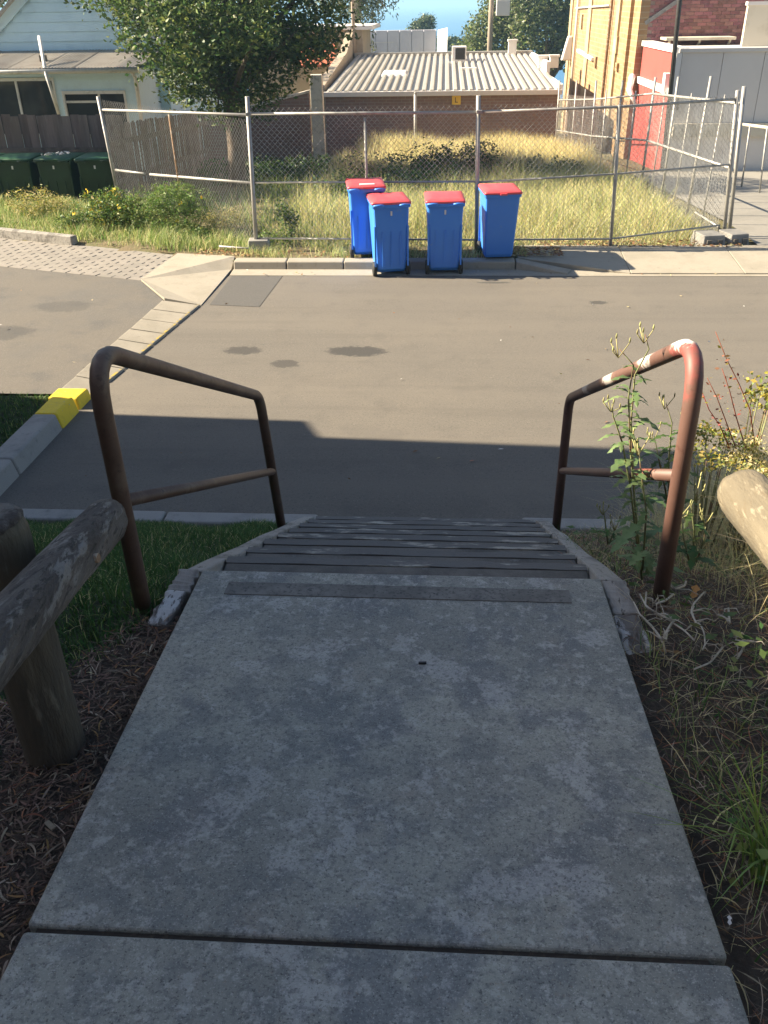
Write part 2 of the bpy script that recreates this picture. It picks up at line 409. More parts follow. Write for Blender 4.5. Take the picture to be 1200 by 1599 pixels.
class MB:
    def __init__(self):
        self.v, self.f, self.s, self.m = [], [], [], []

    def add(self, vs, fs, smooth=False, m=0):
        o = len(self.v)
        self.v += [tuple(float(c) for c in p) for p in vs]
        for f in fs:
            self.f.append(tuple(i + o for i in f)); self.s.append(smooth); self.m.append(m)
        return self

    def box(self, a, b, m=0, rz=0.0, pivot=None):
        (x0, y0, z0), (x1, y1, z1) = a, b
        vs = [(x0, y0, z0), (x1, y0, z0), (x1, y1, z0), (x0, y1, z0), (x0, y0, z1), (x1, y0, z1), (x1, y1, z1), (x0, y1, z1)]
        if rz:
            px, py = pivot or ((x0 + x1) / 2, (y0 + y1) / 2)
            c, s = math.cos(rz), math.sin(rz)
            vs = [(px + (x - px) * c - (y - py) * s, py + (x - px) * s + (y - py) * c, z) for x, y, z in vs]
        return self.add(vs, [(3, 2, 1, 0), (4, 5, 6, 7), (0, 1, 5, 4), (1, 2, 6, 5), (2, 3, 7, 6), (3, 0, 4, 7)], m=m)

    def hexa(self, bottom, top, m=0):
        """solid between two quads given counter-clockwise from above"""
        vs = list(bottom) + list(top)
        return self.add(vs, [(3, 2, 1, 0), (4, 5, 6, 7), (0, 1, 5, 4), (1, 2, 6, 5), (2, 3, 7, 6), (3, 0, 4, 7)], m=m)

    def beam(self, p0, p1, w, h, up=(0, 0, 1), m=0):
        p0, p1 = V(p0), V(p1)
        d = (p1 - p0).normalized()
        u = Vector(up)
        sd = d.cross(u)
        if sd.length < 1e-4:
            sd = d.cross(Vector((1, 0, 0)))
        sd.normalize()
        u = sd.cross(d).normalized()
        sd, u = sd * w / 2, u * h / 2
        return self.hexa([p0 - sd - u, p1 - sd - u, p1 + sd - u, p0 + sd - u][::-1], [p0 - sd + u, p1 - sd + u, p1 + sd + u, p0 + sd + u][::-1], m=m)

    def tube(self, pts, r, n=8, smooth=True, m=0, cap=True):
        P = [V(p) for p in pts]
        rr = r if isinstance(r, (list, tuple)) else [r] * len(P)
        rings, prev = [], None
        for i, p in enumerate(P):
            d = (P[min(i + 1, len(P) - 1)] - P[max(i - 1, 0)])
            d = d.normalized() if d.length > 1e-9 else Vector((0, 0, 1))
            if prev is None:
                a = Vector((1, 0, 0)) if abs(d.x) < .8 else Vector((0, 1, 0))
                u = (a - d * a.dot(d)).normalized()
            else:
                u = (prev - d * prev.dot(d)).normalized()
            prev = u
            w = d.cross(u)
            rings.append([p + (u * math.cos(2 * math.pi * k / n) + w * math.sin(2 * math.pi * k / n)) * rr[i] for k in range(n)])
        vs = [q for rg in rings for q in rg]
        fs = []
        for i in range(len(P) - 1):
            for k in range(n):
                k2 = (k + 1) % n
                fs.append((i * n + k, i * n + k2, (i + 1) * n + k2, (i + 1) * n + k))
        self.add(vs, fs, smooth, m)
        if cap:
            o = len(self.v) - len(vs)
            self.f.append(tuple(o + k for k in range(n))[::-1]); self.s.append(False); self.m.append(m)
            self.f.append(tuple(o + (len(P) - 1) * n + k for k in range(n))); self.s.append(False); self.m.append(m)
        return self

    def prism(self, poly, off, m=0):
        n = len(poly)
        a = [V(p) for p in poly]
        o = V(off)
        b = [p + o for p in a]
        return self.add(a + b, [tuple(range(n))[::-1], tuple(range(n, 2 * n))] + [(i, (i + 1) % n, n + (i + 1) % n, n + i) for i in range(n)], m=m)

    def loft(self, rings, smooth=False, cap0=True, cap1=True, m=0):
        n = len(rings[0])
        vs = [p for rg in rings for p in rg]
        fs = []
        for i in range(len(rings) - 1):
            for k in range(n):
                k2 = (k + 1) % n
                fs.append((i * n + k, i * n + k2, (i + 1) * n + k2, (i + 1) * n + k))
        if cap0: fs.append(tuple(range(n))[::-1])
        if cap1: fs.append(tuple((len(rings) - 1) * n + k for k in range(n)))
        return self.add(vs, fs, smooth, m)

    def build(self, name, mats, parent=None, label=None, cat=None, group=None, kind=None, bevel=0.0, seg=2):
        me = bpy.data.meshes.new(name)
        me.from_pydata(self.v, [], self.f)
        for mm in (mats if isinstance(mats, (list, tuple)) else [mats]):
            me.materials.append(MT[mm] if isinstance(mm, str) else mm)
        me.polygons.foreach_set('use_smooth', self.s)
        me.polygons.foreach_set('material_index', self.m)
        me.update()
        o = bpy.data.objects.new(name, me)
        COL.objects.link(o)
        if parent:
            o.parent = parent
            o.matrix_parent_inverse = Matrix.Identity(4)
        if bevel:
            bv = o.modifiers.new('bevel', 'BEVEL'); bv.width = bevel; bv.segments = seg; bv.limit_method = 'ANGLE'
        return props(o, label, cat, group, kind)


def from_np(name, verts, faces_flat, loop_tot, mats, midx=None, parent=None, smooth=False, **kw):
    me = bpy.data.meshes.new(name)
    nv, nf = len(verts), len(loop_tot)
    me.vertices.add(nv); me.vertices.foreach_set('co', np.asarray(verts, np.float32).ravel())
    me.loops.add(len(faces_flat)); me.loops.foreach_set('vertex_index', np.asarray(faces_flat, np.int32))
    me.polygons.add(nf)
    st = np.zeros(nf, np.int32); st[1:] = np.cumsum(loop_tot)[:-1]
    me.polygons.foreach_set('loop_start', st)
    me.polygons.foreach_set('loop_total', np.asarray(loop_tot, np.int32))
    for mm in (mats if isinstance(mats, (list, tuple)) else [mats]):
        me.materials.append(MT[mm])
    if midx is not None:
        me.polygons.foreach_set('material_index', np.asarray(midx, np.int32))
    if smooth:
        me.polygons.foreach_set('use_smooth', np.ones(nf, bool))
    me.update(calc_edges=True)
    o = bpy.data.objects.new(name, me)
    COL.objects.link(o)
    if parent: o.parent = parent
    return props(o, **kw)


def blades_np(base, h, w, bend, az=None, segs=3):
    """curved tapering blades; base (N,3), h, w, bend (N,)"""
    n = len(base)
    az = RNG.uniform(0, 2 * np.pi, n) if az is None else az
    tw = az + np.pi / 2 + RNG.normal(0, .5, n)
    d = np.stack([np.cos(az), np.sin(az), np.zeros(n)], 1)
    sd = np.stack([np.cos(tw), np.sin(tw), np.zeros(n)], 1)
    rows = []
    for k in range(segs + 1):
        t = k / segs
        c = base + d * (h * bend * t * t)[:, None] + np.array([0, 0, 1.0]) * (h * (t - .45 * np.minimum(bend, 1.6) * t * t))[:, None]
        hw = (w * .5 * (1 - t ** 1.6 * .95))[:, None]
        if k < segs:
            rows += [c - sd * hw, c + sd * hw]
        else:
            rows += [c]
    vv = np.stack(rows, 1)
    per = 2 * segs + 1
    vs = vv.reshape(-1, 3)
    off = (np.arange(n) * per)[:, None]
    fl, lt = [], []
    pat = []
    for k in range(segs - 1):
        pat += [2 * k, 2 * k + 1, 2 * k + 3, 2 * k + 2]; lt.append(4)
    pat += [2 * segs - 2, 2 * segs - 1, 2 * segs]; lt.append(3)
    fl = (off + np.array(pat)[None, :]).ravel()
    return vs, fl, np.tile(lt, n), len(lt)


def blades(name, base, h, w, bend, mats, weights=None, az=None, segs=3, parent=None, **kw):
    n = len(base)
    vs, fl, lt, per = blades_np(np.asarray(base), np.asarray(h), np.asarray(w), np.asarray(bend), az, segs)
    mats = mats if isinstance(mats, (list, tuple)) else [mats]
    mi = RNG.choice(len(mats), n, p=weights) if len(mats) > 1 else np.zeros(n, int)
    return from_np(name, vs, fl, lt, mats, np.repeat(mi, per), parent=parent, smooth=True, **kw)


def leaves_np(cent, size, aspect=.5, droop=0.0):
    n = len(cent)
    a = RNG.normal(size=(n, 3)); a[:, 2] = a[:, 2] * .6 - droop
    a /= np.linalg.norm(a, axis=1)[:, None]
    b = RNG.normal(size=(n, 3)); b -= a * (a * b).sum(1)[:, None]
    b /= np.linalg.norm(b, axis=1)[:, None]
    c = np.cross(a, b)
    L = size[:, None]
    v = np.stack([cent - a * L * .5, cent + b * L * aspect * .5 + c * L * .06, cent + a * L * .5, cent - b * L * aspect * .5 + c * L * .06], 1)
    vs = v.reshape(-1, 3)
    fl = (np.arange(n)[:, None] * 4 + np.array([0, 1, 2, 0, 2, 3])[None, :]).ravel()
    return vs, fl, np.full(2 * n, 3)


def leaves(name, cent, size, mats, weights=None, aspect=.5, droop=0.0, parent=None, **kw):
    n = len(cent)
    vs, fl, lt = leaves_np(np.asarray(cent), np.asarray(size), aspect, droop)
    mats = mats if isinstance(mats, (list, tuple)) else [mats]
    mi = RNG.choice(len(mats), n, p=weights) if len(mats) > 1 else np.zeros(n, int)
    return from_np(name, vs, fl, lt, mats, np.repeat(mi, 2), parent=parent, **kw)


def clump_points(lobes, n_clumps, per, spread):
    """leaf positions: clumps scattered through and over ellipsoid lobes"""
    lobes = [np.array(l, float) for l in lobes]
    wt = np.array([l[3] * l[4] * l[5] for l in lobes]) ** .75
    wt /= wt.sum()
    pick = RNG.choice(len(lobes), n_clumps, p=wt)
    d = RNG.normal(size=(n_clumps, 3)); d /= np.linalg.norm(d, axis=1)[:, None]
    rad = RNG.uniform(.35, 1.05, n_clumps) ** .6
    L = np.array(lobes)[pick]
    cc = L[:, :3] + d * L[:, 3:6] * rad[:, None]
    pts = np.repeat(cc, per, 0) + RNG.normal(0, 1, (n_clumps * per, 3)) * spread * np.array([1, 1, .7])
    return cc, pts


def grid(name, xs, ys, zf, mat, kind='structure', parent=None, **kw):
    X, Y = np.meshgrid(xs, ys)
    Z = zf(X, Y)
    vs = np.stack([X.ravel(), Y.ravel(), Z.ravel()], 1)
    nx, ny = len(xs), len(ys)
    i, j = np.meshgrid(np.arange(nx - 1), np.arange(ny - 1))
    a = (j * nx + i).ravel()
    fl = np.stack([a, a + 1, a + nx + 1, a + nx], 1).ravel()
    return from_np(name, vs, fl, np.full(len(a), 4), mat, parent=parent, smooth=True, kind=kind, **kw)


def copy_tree(o, parent=None):
    c = o.copy(); COL.objects.link(c)
    if parent: c.parent = parent
    for ch in list(o.children):
        copy_tree(ch, c)
    return c


def wall_cells(mb, x0, x1, z0, z1, opens, y0, y1, m=0):
    xs = sorted({x0, x1, *[o[0] for o in opens], *[o[1] for o in opens]})
    zs = sorted({z0, z1, *[o[2] for o in opens], *[o[3] for o in opens]})
    for a, b in zip(xs, xs[1:]):
        for c, d in zip(zs, zs[1:]):
            mx, mz = (a + b) / 2, (c + d) / 2
            if any(o[0] < mx < o[1] and o[2] < mz < o[3] for o in opens):
                continue
            mb.box((a, y0, c), (b, y1, d), m)


def T(x, y):
    y = np.asarray(y, float)
    z = .06 - .07 * np.maximum(0, y - 14.5) - .02 * np.maximum(0, y - 120)
    return z


def Tz(x, y):
    return float(T(x, y))


# ================================================================== SETTING
ys_ = np.concatenate([np.array([-60, -20, 0, 6, 12.3, 12.95, 13.2]), np.linspace(13.5, 30, 34), np.array([35, 40, 50, 60, 80, 100, 120, 160, 220, 260])])
xs_ = np.concatenate([np.array([-2000, -600, -200, -80, -40]), np.linspace(-20, 20, 41), np.array([40, 80, 200, 600, 2000])])


def ground_z(X, Y):
    z = np.where(Y < 12.96, -.09, T(X, Y) + .025 * np.sin(X * 1.7 + Y) * np.sin(Y * .9) * (Y > 13.3))
    return z


grid('ground', xs_, ys_, ground_z, 'terrain')
mb = MB(); mb.add([(-20000, 160, -14), (20000, 160, -14), (20000, 20000, -14), (-20000, 20000, -14)], [(0, 1, 2, 3)])
mb.build('sea', 'sea', kind='structure')

# road between the near and the far kerb
mb = MB(); mb.add([(-3.48, 5.2, 0), (34, 5.2, 0), (34, 11.82, 0), (-2.9, 11.82, 0), (-3.2, 10.5, 0), (-3.48, 7.5, 0), (-3.48, 7.0, 0)], [(0, 1, 2, 3, 4, 5, 6)])
mb.build('road', 'asphalt', kind='structure')
mb = MB(); mb.add([(-2.86, 10.47, .004), (-2.22, 10.40, .004), (-2.16, 11.80, .004), (-2.86, 11.80, .004)], [(0, 1, 2, 3)])
mb.build('road_patch', 'asphalt_patch', kind='structure')
mb = MB(); mb.add([(-30, 7.46, .06), (-3.60, 7.46, .06), (-3.44, 10.48, .06), (-4.0, 11.36, .06), (-9.5, 13.09, .06), (-30, 19.5, .06)], [(0, 1, 2, 3, 4, 5)])
mb.build('parking_lot', 'asphalt_lot', kind='structure')
# grass island under the parking lot
mb = MB(); mb.add([(-30, 5.3, .06), (-3.5, 5.3, .06), (-3.5, 7.4, .06), (-30, 7.4, .06)], [(0, 1, 2, 3)])
mb.build('grass_island', 'lawn_soil', kind='structure')

# paver strip
A, B2, C2, D2 = np.array([-4.01, 11.39]), np.array([-9.5, 13.11]), np.array([-9.5, 14.8]), np.array([-3.86, 12.68])
mb = MB(); mb.add([(*A, .052), (*D2, .06), (*C2, .06), (*B2, .052)], [(0, 1, 2, 3)])
pav = mb.build('paver_strip', 'kerb_grey', kind='structure')
NU, NV = 23, 13


def bil(u, v):
    return (A * (1 - u) + B2 * u) * (1 - v) + (D2 * (1 - u) + C2 * u) * v


u_dir = bil(.5, .5) - bil(.45, .5)
pang = math.atan2(u_dir[1], u_dir[0])
mb = MB(); mb.box((-.119, -.058, -.03), (.119, .058, .014))
pm = mb.build('paver', 'paver', pav, bevel=.004, seg=1)
first = True
for i in range(NU):
    for j in range(NV):
        c = bil((i + .5 + (.25 if j % 2 else -.25) * .9) / NU, (j + .5) / NV)
        o = pm if first else pm.copy()
        if not first: COL.objects.link(o)
        first = False
        o.location = (c[0], c[1], .046 + .008 * (j + .5) / NV + random.uniform(-.0015, .0015))
        o.rotation_euler = (random.uniform(-.01, .01), random.uniform(-.01, .01), pang + random.uniform(-.01, .01))
        vd = bil((i + .5) / NU, min(1, (j + 1) / NV)) - bil((i + .5) / NU, j / NV); ud = bil((i + 1) / NU, (j + .5) / NV) - bil(i / NU, (j + .5) / NV); ul = np.linalg.norm(ud)
    o.rotation_euler.z = math.atan2(ud[1], ud[0]) + random.uniform(-.006, .006)
    o.scale = (ul * .992 / .238, abs(ud[0] * vd[1] - ud[1] * vd[0]) / ul * .97 / .116, 1)

# concrete apron slab at the end of the divider kerb
mb = MB()
top = [(-3.43, 10.51, .075), (-2.955, 10.44, .010), (-2.93, 12.08, .018), (-2.95, 12.45, .11), (-3.85, 12.70, .09), (-3.995, 11.38, .072)]
mb.prism([(x, y, -.03) for x, y, z in top], (0, 0, .01))
mb = MB(); n = len(top)
mb.add([(x, y, -.05) for x, y, z in top] + top, [(n, n + 1, n + 5), (n + 1, n + 2, n + 5), (n + 5, n + 2, n + 3, n + 4)] + [(i, (i + 1) % n, n + (i + 1) % n, n + i) for i in range(n)])
mb.build('concrete_apron', 'kerb', kind='structure')

# divider kerb: blocks with joints, yellow edge on the road side and a yellow nose
div = bpy.data.objects.new('divider_kerb', None); COL.objects.link(div); div.location = (-3.3, 8.8, 0); props(div, kind='structure')
nb = 8
for k in range(nb):
    t0, t1 = k / nb, (k + 1) / nb
    y0, y1 = 7.52 + (10.43 - 7.52) * t0 + .006, 7.52 + (10.43 - 7.52) * t1 - .006
    L0, L1 = -3.60 + .17 * t0, -3.60 + .17 * t1
    R0, R1 = -3.295 + .335 * t0, -3.295 + .335 * t1
    z0, z1 = .080 - .008 * t0 + random.uniform(-.003, .003), .080 - .008 * t1 + random.uniform(-.003, .003)
    mb = MB()
    j = lambda: random.uniform(-.008, .008)
    mb.hexa([(L0, y0, -.05), (R0, y0, -.05), (R1, y1, -.05), (L1, y1, -.05)], [(L0 + j(), y0, z0), (R0 + j(), y0, .016), (R1 + j(), y1, .014), (L1 + j(), y1, z1)])
    o = mb.build('kerb_block', ['kerb', 'yellow_paint'], div, bevel=.006)
    o.location = (3.3, -8.8, 0)
    # thin painted band along the top edge on the road side
    mb = MB(); mb.add([(R0 - .012, y0 + .012, .0225), (R1 - .012, y1 - .012, .0205), (R1 - .036, y1 - .012, .0255), (R0 - .036, y0 + .012, .0275)], [(0, 1, 2, 3)])
    e = mb.build('paint_edge', 'yellow_worn', o)
mb = MB(); mb.hexa([(-3.61, 7.22, -.05), (-3.29, 7.22, -.05), (-3.285, 7.515, -.05), (-3.61, 7.515, -.05)], [(-3.60, 7.255, .11), (-3.32, 7.255, .11), (-3.31, 7.515, .10), (-3.605, 7.515, .10)])
o = mb.build('kerb_block', 'yellow_paint', div, bevel=.02, seg=3, label='bright yellow painted nose block'); o.location = (3.3, -8.8, 0)
gk = bpy.data.objects.new('island_kerb', None); COL.objects.link(gk); props(gk, kind='structure')
yy = [4.2, 5.05, 5.95, 6.82, 7.21]
for k in range(4):
    mb = MB(); xa, xb = -3.60 + (yy[k] - 4.2) * .015, -3.60 + (yy[k + 1] - 4.2) * .015
    mb.hexa([(xa, yy[k] + .004, -.05), (xa + .27, yy[k] + .004, -.05), (xb + .27, yy[k + 1] - .004, -.05), (xb, yy[k + 1] - .004, -.05)],
            [(xa + .02, yy[k] + .004, .145), (xa + .22, yy[k] + .004, .145), (xb + .22, yy[k + 1] - .004, .145), (xb + .02, yy[k + 1] - .004, .145)])
    mb.build('kerb_block', 'yellow_paint' if k == 3 else 'kerb_grey', gk, bevel=.02, seg=3)

# near kerb at the foot of the lawn and bank
nk = bpy.data.objects.new('near_kerb', None); COL.objects.link(nk); props(nk, kind='structure')
xk = [-9, -7.5, -6, -4.5, -3.0, -1.9, -.82]
for a, b in list(zip(xk, xk[1:])) + [(.58, 2.0), (2.0, 3.5), (3.5, 5.0), (5.0, 6.5), (6.5, 8)]:
    if b < -3.3: continue
    mb = MB(); mb.box((a + .004, 5.06, -.05), (b - .004, 5.21, .13 + random.uniform(-.003, .003)))
    mb.build('kerb_block', 'kerb_grey', nk, bevel=.02, seg=3)

# far kerb, gutter and crossing
mb = MB(); mb.add([(-2.9, 11.82, .004), (34, 11.82, .004), (34, 12.10, .016), (-2.9, 12.10, .016)], [(0, 1, 2, 3)])
gut = mb.build('gutter', 'kerb', kind='structure')
fk = bpy.data.objects.new('far_kerb', None); COL.objects.link(fk); props(fk, kind='structure')
xk = [-2.9, -2.15, -1.35, -.55, .25, 1.02]
for a, b in zip(xk, xk[1:]):
    mb = MB(); mb.hexa([(a + .005, 12.08, -.05), (b - .005, 12.08, -.05), (b - .005, 12.32, -.05), (a + .005, 12.32, -.05)],
                       [(a + .005, 12.11, .118), (b - .005, 12.11, .118), (b - .005, 12.32, .122), (a + .005, 12.32, .122)])
    mb.build('kerb_block', 'kerb', fk, bevel=.015)
mb = MB(); mb.hexa([(1.03, 12.08, -.05), (1.70, 11.86, -.05), (1.78, 12.06, -.05), (1.03, 12.32, -.05)], [(1.03, 12.11, .118), (1.70, 11.88, .022), (1.78, 12.06, .03), (1.03, 12.32, .122)])
mb.build('kerb_block', 'kerb', fk, bevel=.012)
fp = bpy.data.objects.new('footpath', None); COL.objects.link(fp); props(fp, kind='structure')
xs2 = [1.06, 2.55, 4.05, 5.6, 7.6, 11, 16]
for a, b in zip(xs2, xs2[1:]):
    mb = MB()
    ya = 12.33 if a < 1.1 else 11.9
    mb.hexa([(a + .004, ya, -.06), (b - .004, 11.86, -.06), (b - .004, 12.98, -.06), (a + .004, 12.98, -.06)], [(a + .004, ya, .122 if a < 1.1 else .024), (b - .004, 11.9, .024), (b - .004, 12.98, .135), (a + .004, 12.98, .135)])
    mb.build('path_slab', 'kerb', fp, bevel=.006)
mb = MB(); mb.add([(-3.9, 12.3, .075), (1.06, 12.3, .10), (1.06, 13.1, .09), (-3.9, 13.1, .08)], [(0, 1, 2, 3)]); mb.build('fence_verge', 'verge_soil', kind='structure')
grid('side_verge', np.linspace(-16, -2.9, 30), np.linspace(12.4, 17.5, 18), lambda X, Y: np.where(Y > 12.6 + np.maximum(0, (-3.85 - X)) * .374, .085 - .02 * (Y - 12.4) * (Y > 14.5) + .03 * np.sin(X * 2.3) * np.sin(Y * 3), -.05), 'verge_soil')
# side path right of the vacant lot
grid('side_path', np.linspace(4.55, 9.5, 6), np.linspace(13.0, 23.3, 12), lambda X, Y: T(X, Y) + .055, 'path_grey')
mb = MB(); mb.box((-9, 13.55, .0), (-5.62, 13.70, .19), rz=0)
mb = MB(); mb.beam((-5.62, 13.32, .13), (-9.4, 14.75, .13), .14, .14); mb.build('timber_edge', 'sleeper', label='dark timber edging along the far side of the paved strip', cat='edging', bevel=.01)

# banks either side of the steps
def bank_z(X, Y, side=1):
    up = 1.50 + .07 * (2.41 - Y)
    f = np.clip((Y - 2.30) / (5.06 - 2.30), 0, 1)
    low = 1.50 * (1 - f) + .11 * f
    z = np.where(Y < 2.30, up, low + .05 * np.sin(f * math.pi))
    bump = .03 * np.sin(X * 5.1 + 1.3 * Y) * np.sin(Y * 4.3) + .02 * np.sin(X * 11 + Y * 3)
    edge = np.clip((np.abs(X + .12) - .72) / .25, 0, 1)
    return z + bump * edge * .7 - .02


def bz(x, y):
    return bank_z(np.asarray(x, float), np.asarray(y, float))


grid('lawn_bank', np.linspace(-12, -.80, 90), np.linspace(-5, 5.06, 90), bank_z, 'lawn_soil')
grid('weed_bank', np.linspace(.555, 12, 90), np.linspace(-5, 5.06, 90), bank_z, 'soil')
mulch_xs, mulch_ys = np.linspace(-1.75, -.80, 30), np.linspace(-2.0, 2.15, 60)
grid('mulch_bed', mulch_xs, mulch_ys, lambda X, Y: bank_z(X, Y) + .012 - .05 * np.clip((-1.08 - .12 * np.sin(Y * 4) - X + np.clip(Y - 1.7, 0, 1) * .6) / .2, 0, 1), 'soil')

# concrete path: two slabs with a joint, dark tactile strip
path = bpy.data.objects.new('concrete_path', None); COL.objects.link(path); props(path, kind='structure')
XL, XR = -.79, .545
zs = lambda y: 1.55 + (2.41 - y) * .0714
for ya, yb in ((-2.2, -.42), (-.405, 1.008), (1.021, 2.41)):
    xa, xb = XR + .011 * (2.41 - ya), XR + .011 * (2.41 - yb)
    mb = MB(); mb.hexa([(XL, ya, zs(ya) - .16), (xa, ya, zs(ya) - .16), (xb, yb, zs(yb) - .16), (XL, yb, zs(yb) - .16)], [(XL, ya, zs(ya)), (xa, ya, zs(ya)), (xb, yb, zs(yb)), (XL, yb, zs(yb))])
    mb.build('slab', 'slab', path, bevel=.009, seg=3)
mb = MB(); mb.hexa([(XL + .02, .9, 1.4), (XR - .02, .9, 1.4), (XR - .02, 1.1, 1.4), (XL + .02, 1.1, 1.4)], [(XL + .02, .99, zs(1.0) - .011), (XR - .02, .99, zs(1.0) - .011), (XR - .02, 1.04, zs(1.04) - .011), (XL + .02, 1.04, zs(1.04) - .011)])
mb.build('joint_filler', 'joint', path)
mb = MB(); mb.hexa([(-.68, 2.255, zs(2.25) - .01), (.43, 2.25, zs(2.25) - .01), (.43, 2.325, zs(2.33) - .01), (-.68, 2.33, zs(2.33) - .01)], [(-.68, 2.255, zs(2.255) + .003), (.43, 2.25, zs(2.25) + .003), (.43, 2.325, zs(2.325) + .003), (-.68, 2.33, zs(2.33) + .003)])
mb.build('grip_strip', 'strip', path)

# staircase
st = empty('staircase', (-.12, 5.08, 0), 'weathered concrete steps running down from the landing to the road between timber edges', 'steps')
RISE, GO = .172, .335


def add_part(mb, name, mats, root, **kw):
    o = mb.build(name, mats, root, **kw)
    o.location = Vector(root.location) * -1 if not root.rotation_euler.z else o.location
    return o


for i in range(1, 9):
    z = 1.55 - RISE * i
    y0, y1 = 2.41 + GO * (i - 1), 2.41 + GO * i
    XRi, XLi = XR + .016 * i, XL - .004 * i
    mb = MB(); mb.box((XLi, y0 + .002, z - .24), (XRi, y1 - .035, z)); so = add_part(mb, 'step', 'step', st, bevel=.008)
    mb = MB(); n = 14
    rows = []
    for k in range(n + 1):
        x = XLi + (XRi - XLi) * k / n
        w = random.uniform(-.006, .004)
        rows.append((x, w, random.uniform(-.004, .002)))
    vs, fs = [], []
    for x, w, dz in rows:
        vs += [(x, y1 - .034, z - .17), (x, y1 - .034, z + .003 + dz), (x, y1 + .008 + w, z + .003 + dz), (x, y1 + .008 + w, z - .17)]
    for k in range(n):
        a = 4 * k
        for q in range(4):
            fs.append((a + q, a + (q + 1) % 4, a + 4 + (q + 1) % 4, a + 4 + q)[::-1])
    fs += [(0, 1, 2, 3), (4 * n + 3, 4 * n + 2, 4 * n + 1, 4 * n)]
    mb.add(vs, fs); mb.build('nosing', 'nosing', so)
# timber sleepers edging the steps and the landing
def sleeper(pts, w, h, mat, root):
    mb = MB()
    n = 10
    for (a, b) in zip(pts, pts[1:]):
        a, b = np.array(a), np.array(b)
        rings = []
        d = (b - a); d /= np.linalg.norm(d)
        sd = np.array([d[1], -d[0], 0.0]); sd /= np.linalg.norm(sd)
        for k in range(n + 1):
            c = a + (b - a) * k / n
            q = [c + sd * (s * w / 2 + random.uniform(-.006, .006)) + np.array([0, 0, (u * h / 2) + random.uniform(-.004, .004)]) for s, u in ((-1, -1), (1, -1), (1, 1), (-1, 1))]
            rings.append(q)
        mb.loft(rings)
    return add_part(mb, 'timber_edge', mat, root, bevel=.008)


sleeper([(-.835, 2.43, 1.43), (-.862, 5.05, .10)], .075, .20, 'sleeper', st)
sleeper([(.59, 2.43, 1.43), (.705, 5.05, .10)], .075, .20, 'sleeper', st)
sleeper([(-.872, 2.13, 1.432), (-.848, 2.30, 1.44)], .072, .20, 'sleeper_white', st)['label'] = 'whitewashed timber end beside the landing'
sleeper([(-.847, 2.303, 1.438), (-.837, 2.428, 1.44)], .075, .20, 'sleeper', st)
sleeper([(.622, 2.05, 1.405), (.605, 2.25, 1.43)], .085, .19, 'sleeper_white', st)['label'] = 'flaking whitewashed timber end at the right of the landing'
sleeper([(.604, 2.253, 1.43), (.592, 2.428, 1.44)], .08, .19, 'sleeper', st)

# ================================================================== HANDRAILS
def rounded(pts, r, n=7):
    out = [V(pts[0])]
    for i in range(1, len(pts) - 1):
        a, b, c = V(pts[i - 1]), V(pts[i]), V(pts[i + 1])
        rr = r[i - 1] if isinstance(r, (list, tuple)) else r
        p0 = b + (a - b).normalized() * rr
        p1 = b + (c - b).normalized() * rr
        for k in range(n + 1):
            t = k / n
            out.append(p0 * (1 - t) ** 2 + b * 2 * t * (1 - t) + p1 * t * t)
    out.append(V(pts[-1]))
    return out


def sub(pts, o):
    return [V(p) - V(o) for p in pts]


hl = empty('handrail', (-.93, 2.25, 1.45), 'brown painted steel handrail on the grassy left side of the steps', 'handrail', 'bent pipe handrails beside the steps')
main = rounded([(-.95, 2.25, 1.33), (-.95, 2.22, 2.40), (-.95, 4.25, 1.41), (-.905, 4.36, .40)], (.19, .10))
mb = MB(); mb.tube(sub(main, hl.location), .027, 14); mb.build('rail_pipe', 'pipe_brown', hl)
mb = MB(); mb.tube(sub([(-.95, 2.24, 1.91), (-.925, 4.31, .93)], hl.location), .021, 12); mb.build('mid_rail', 'pipe_brown', hl)
hr = empty('handrail', (.76, 2.44, 1.45), 'red brown steel handrail among weeds with peeled white patches along its top bend', 'handrail', 'bent pipe handrails beside the steps')
main = rounded([(.76, 2.44, 1.33), (.765, 2.50, 2.34), (.76, 4.76, 1.20), (.76, 4.78, .25)], (.22, .10))
mb = MB(); mb.tube(sub(main, hr.location), .027, 14); mb.build('rail_pipe', 'pipe_red', hr)
mb = MB(); mb.tube(sub([(.762, 2.48, 1.90), (.76, 4.77, .72)], hr.location), .021, 12); mb.build('mid_rail', 'pipe_red', hr)


# ================================================================== LOG BARRIERS
def rough_log(p0, p1, r0, r1, n=34, seg=44, amp=.05, cracks=6):
    p0, p1 = V(p0), V(p1)
    d = (p1 - p0).normalized()
    u = d.cross(Vector((0, 0, 1))); u = u.normalized() if u.length > .1 else Vector((1, 0, 0))
    w = d.cross(u)
    ph = [random.uniform(0, 6.28) for _ in range(6)]
    ck = [(random.uniform(0, 6.28), random.uniform(.0, .7), random.uniform(.2, .6), random.uniform(.05, .13), random.uniform(-.6, .6)) for _ in range(cracks)]
    rings = []
    for i in range(n + 1):
        t = i / n
        r = r0 + (r1 - r0) * t
        e = 1.0
        if t > .985: e = .90
        if t < .015: e = .92
        c = p0 + (p1 - p0) * t
        ring = []
        for k in range(seg):
            a = 2 * math.pi * k / seg
            q = 1 + amp * (.6 * math.sin(3 * a + ph[0] + 2.1 * t) + .4 * math.sin(5 * a + ph[1] - 3 * t) + .35 * math.sin(9 * t + ph[2] + a) + .3 * math.sin(9 * a + ph[3])) + random.uniform(-.016, .016)
            for (a0, t0, tl, dp, sl) in ck:
                if t0 < t < t0 + tl:
                    da = (a - a0 - sl * (t - t0) + math.pi) % (2 * math.pi) - math.pi
                    q -= dp * math.exp(-(da / .10) ** 2) * math.sin(math.pi * (t - t0) / tl)
            ring.append(c + (u * math.cos(a) + w * math.sin(a)) * r * e * q)
        rings.append(ring)
    return rings


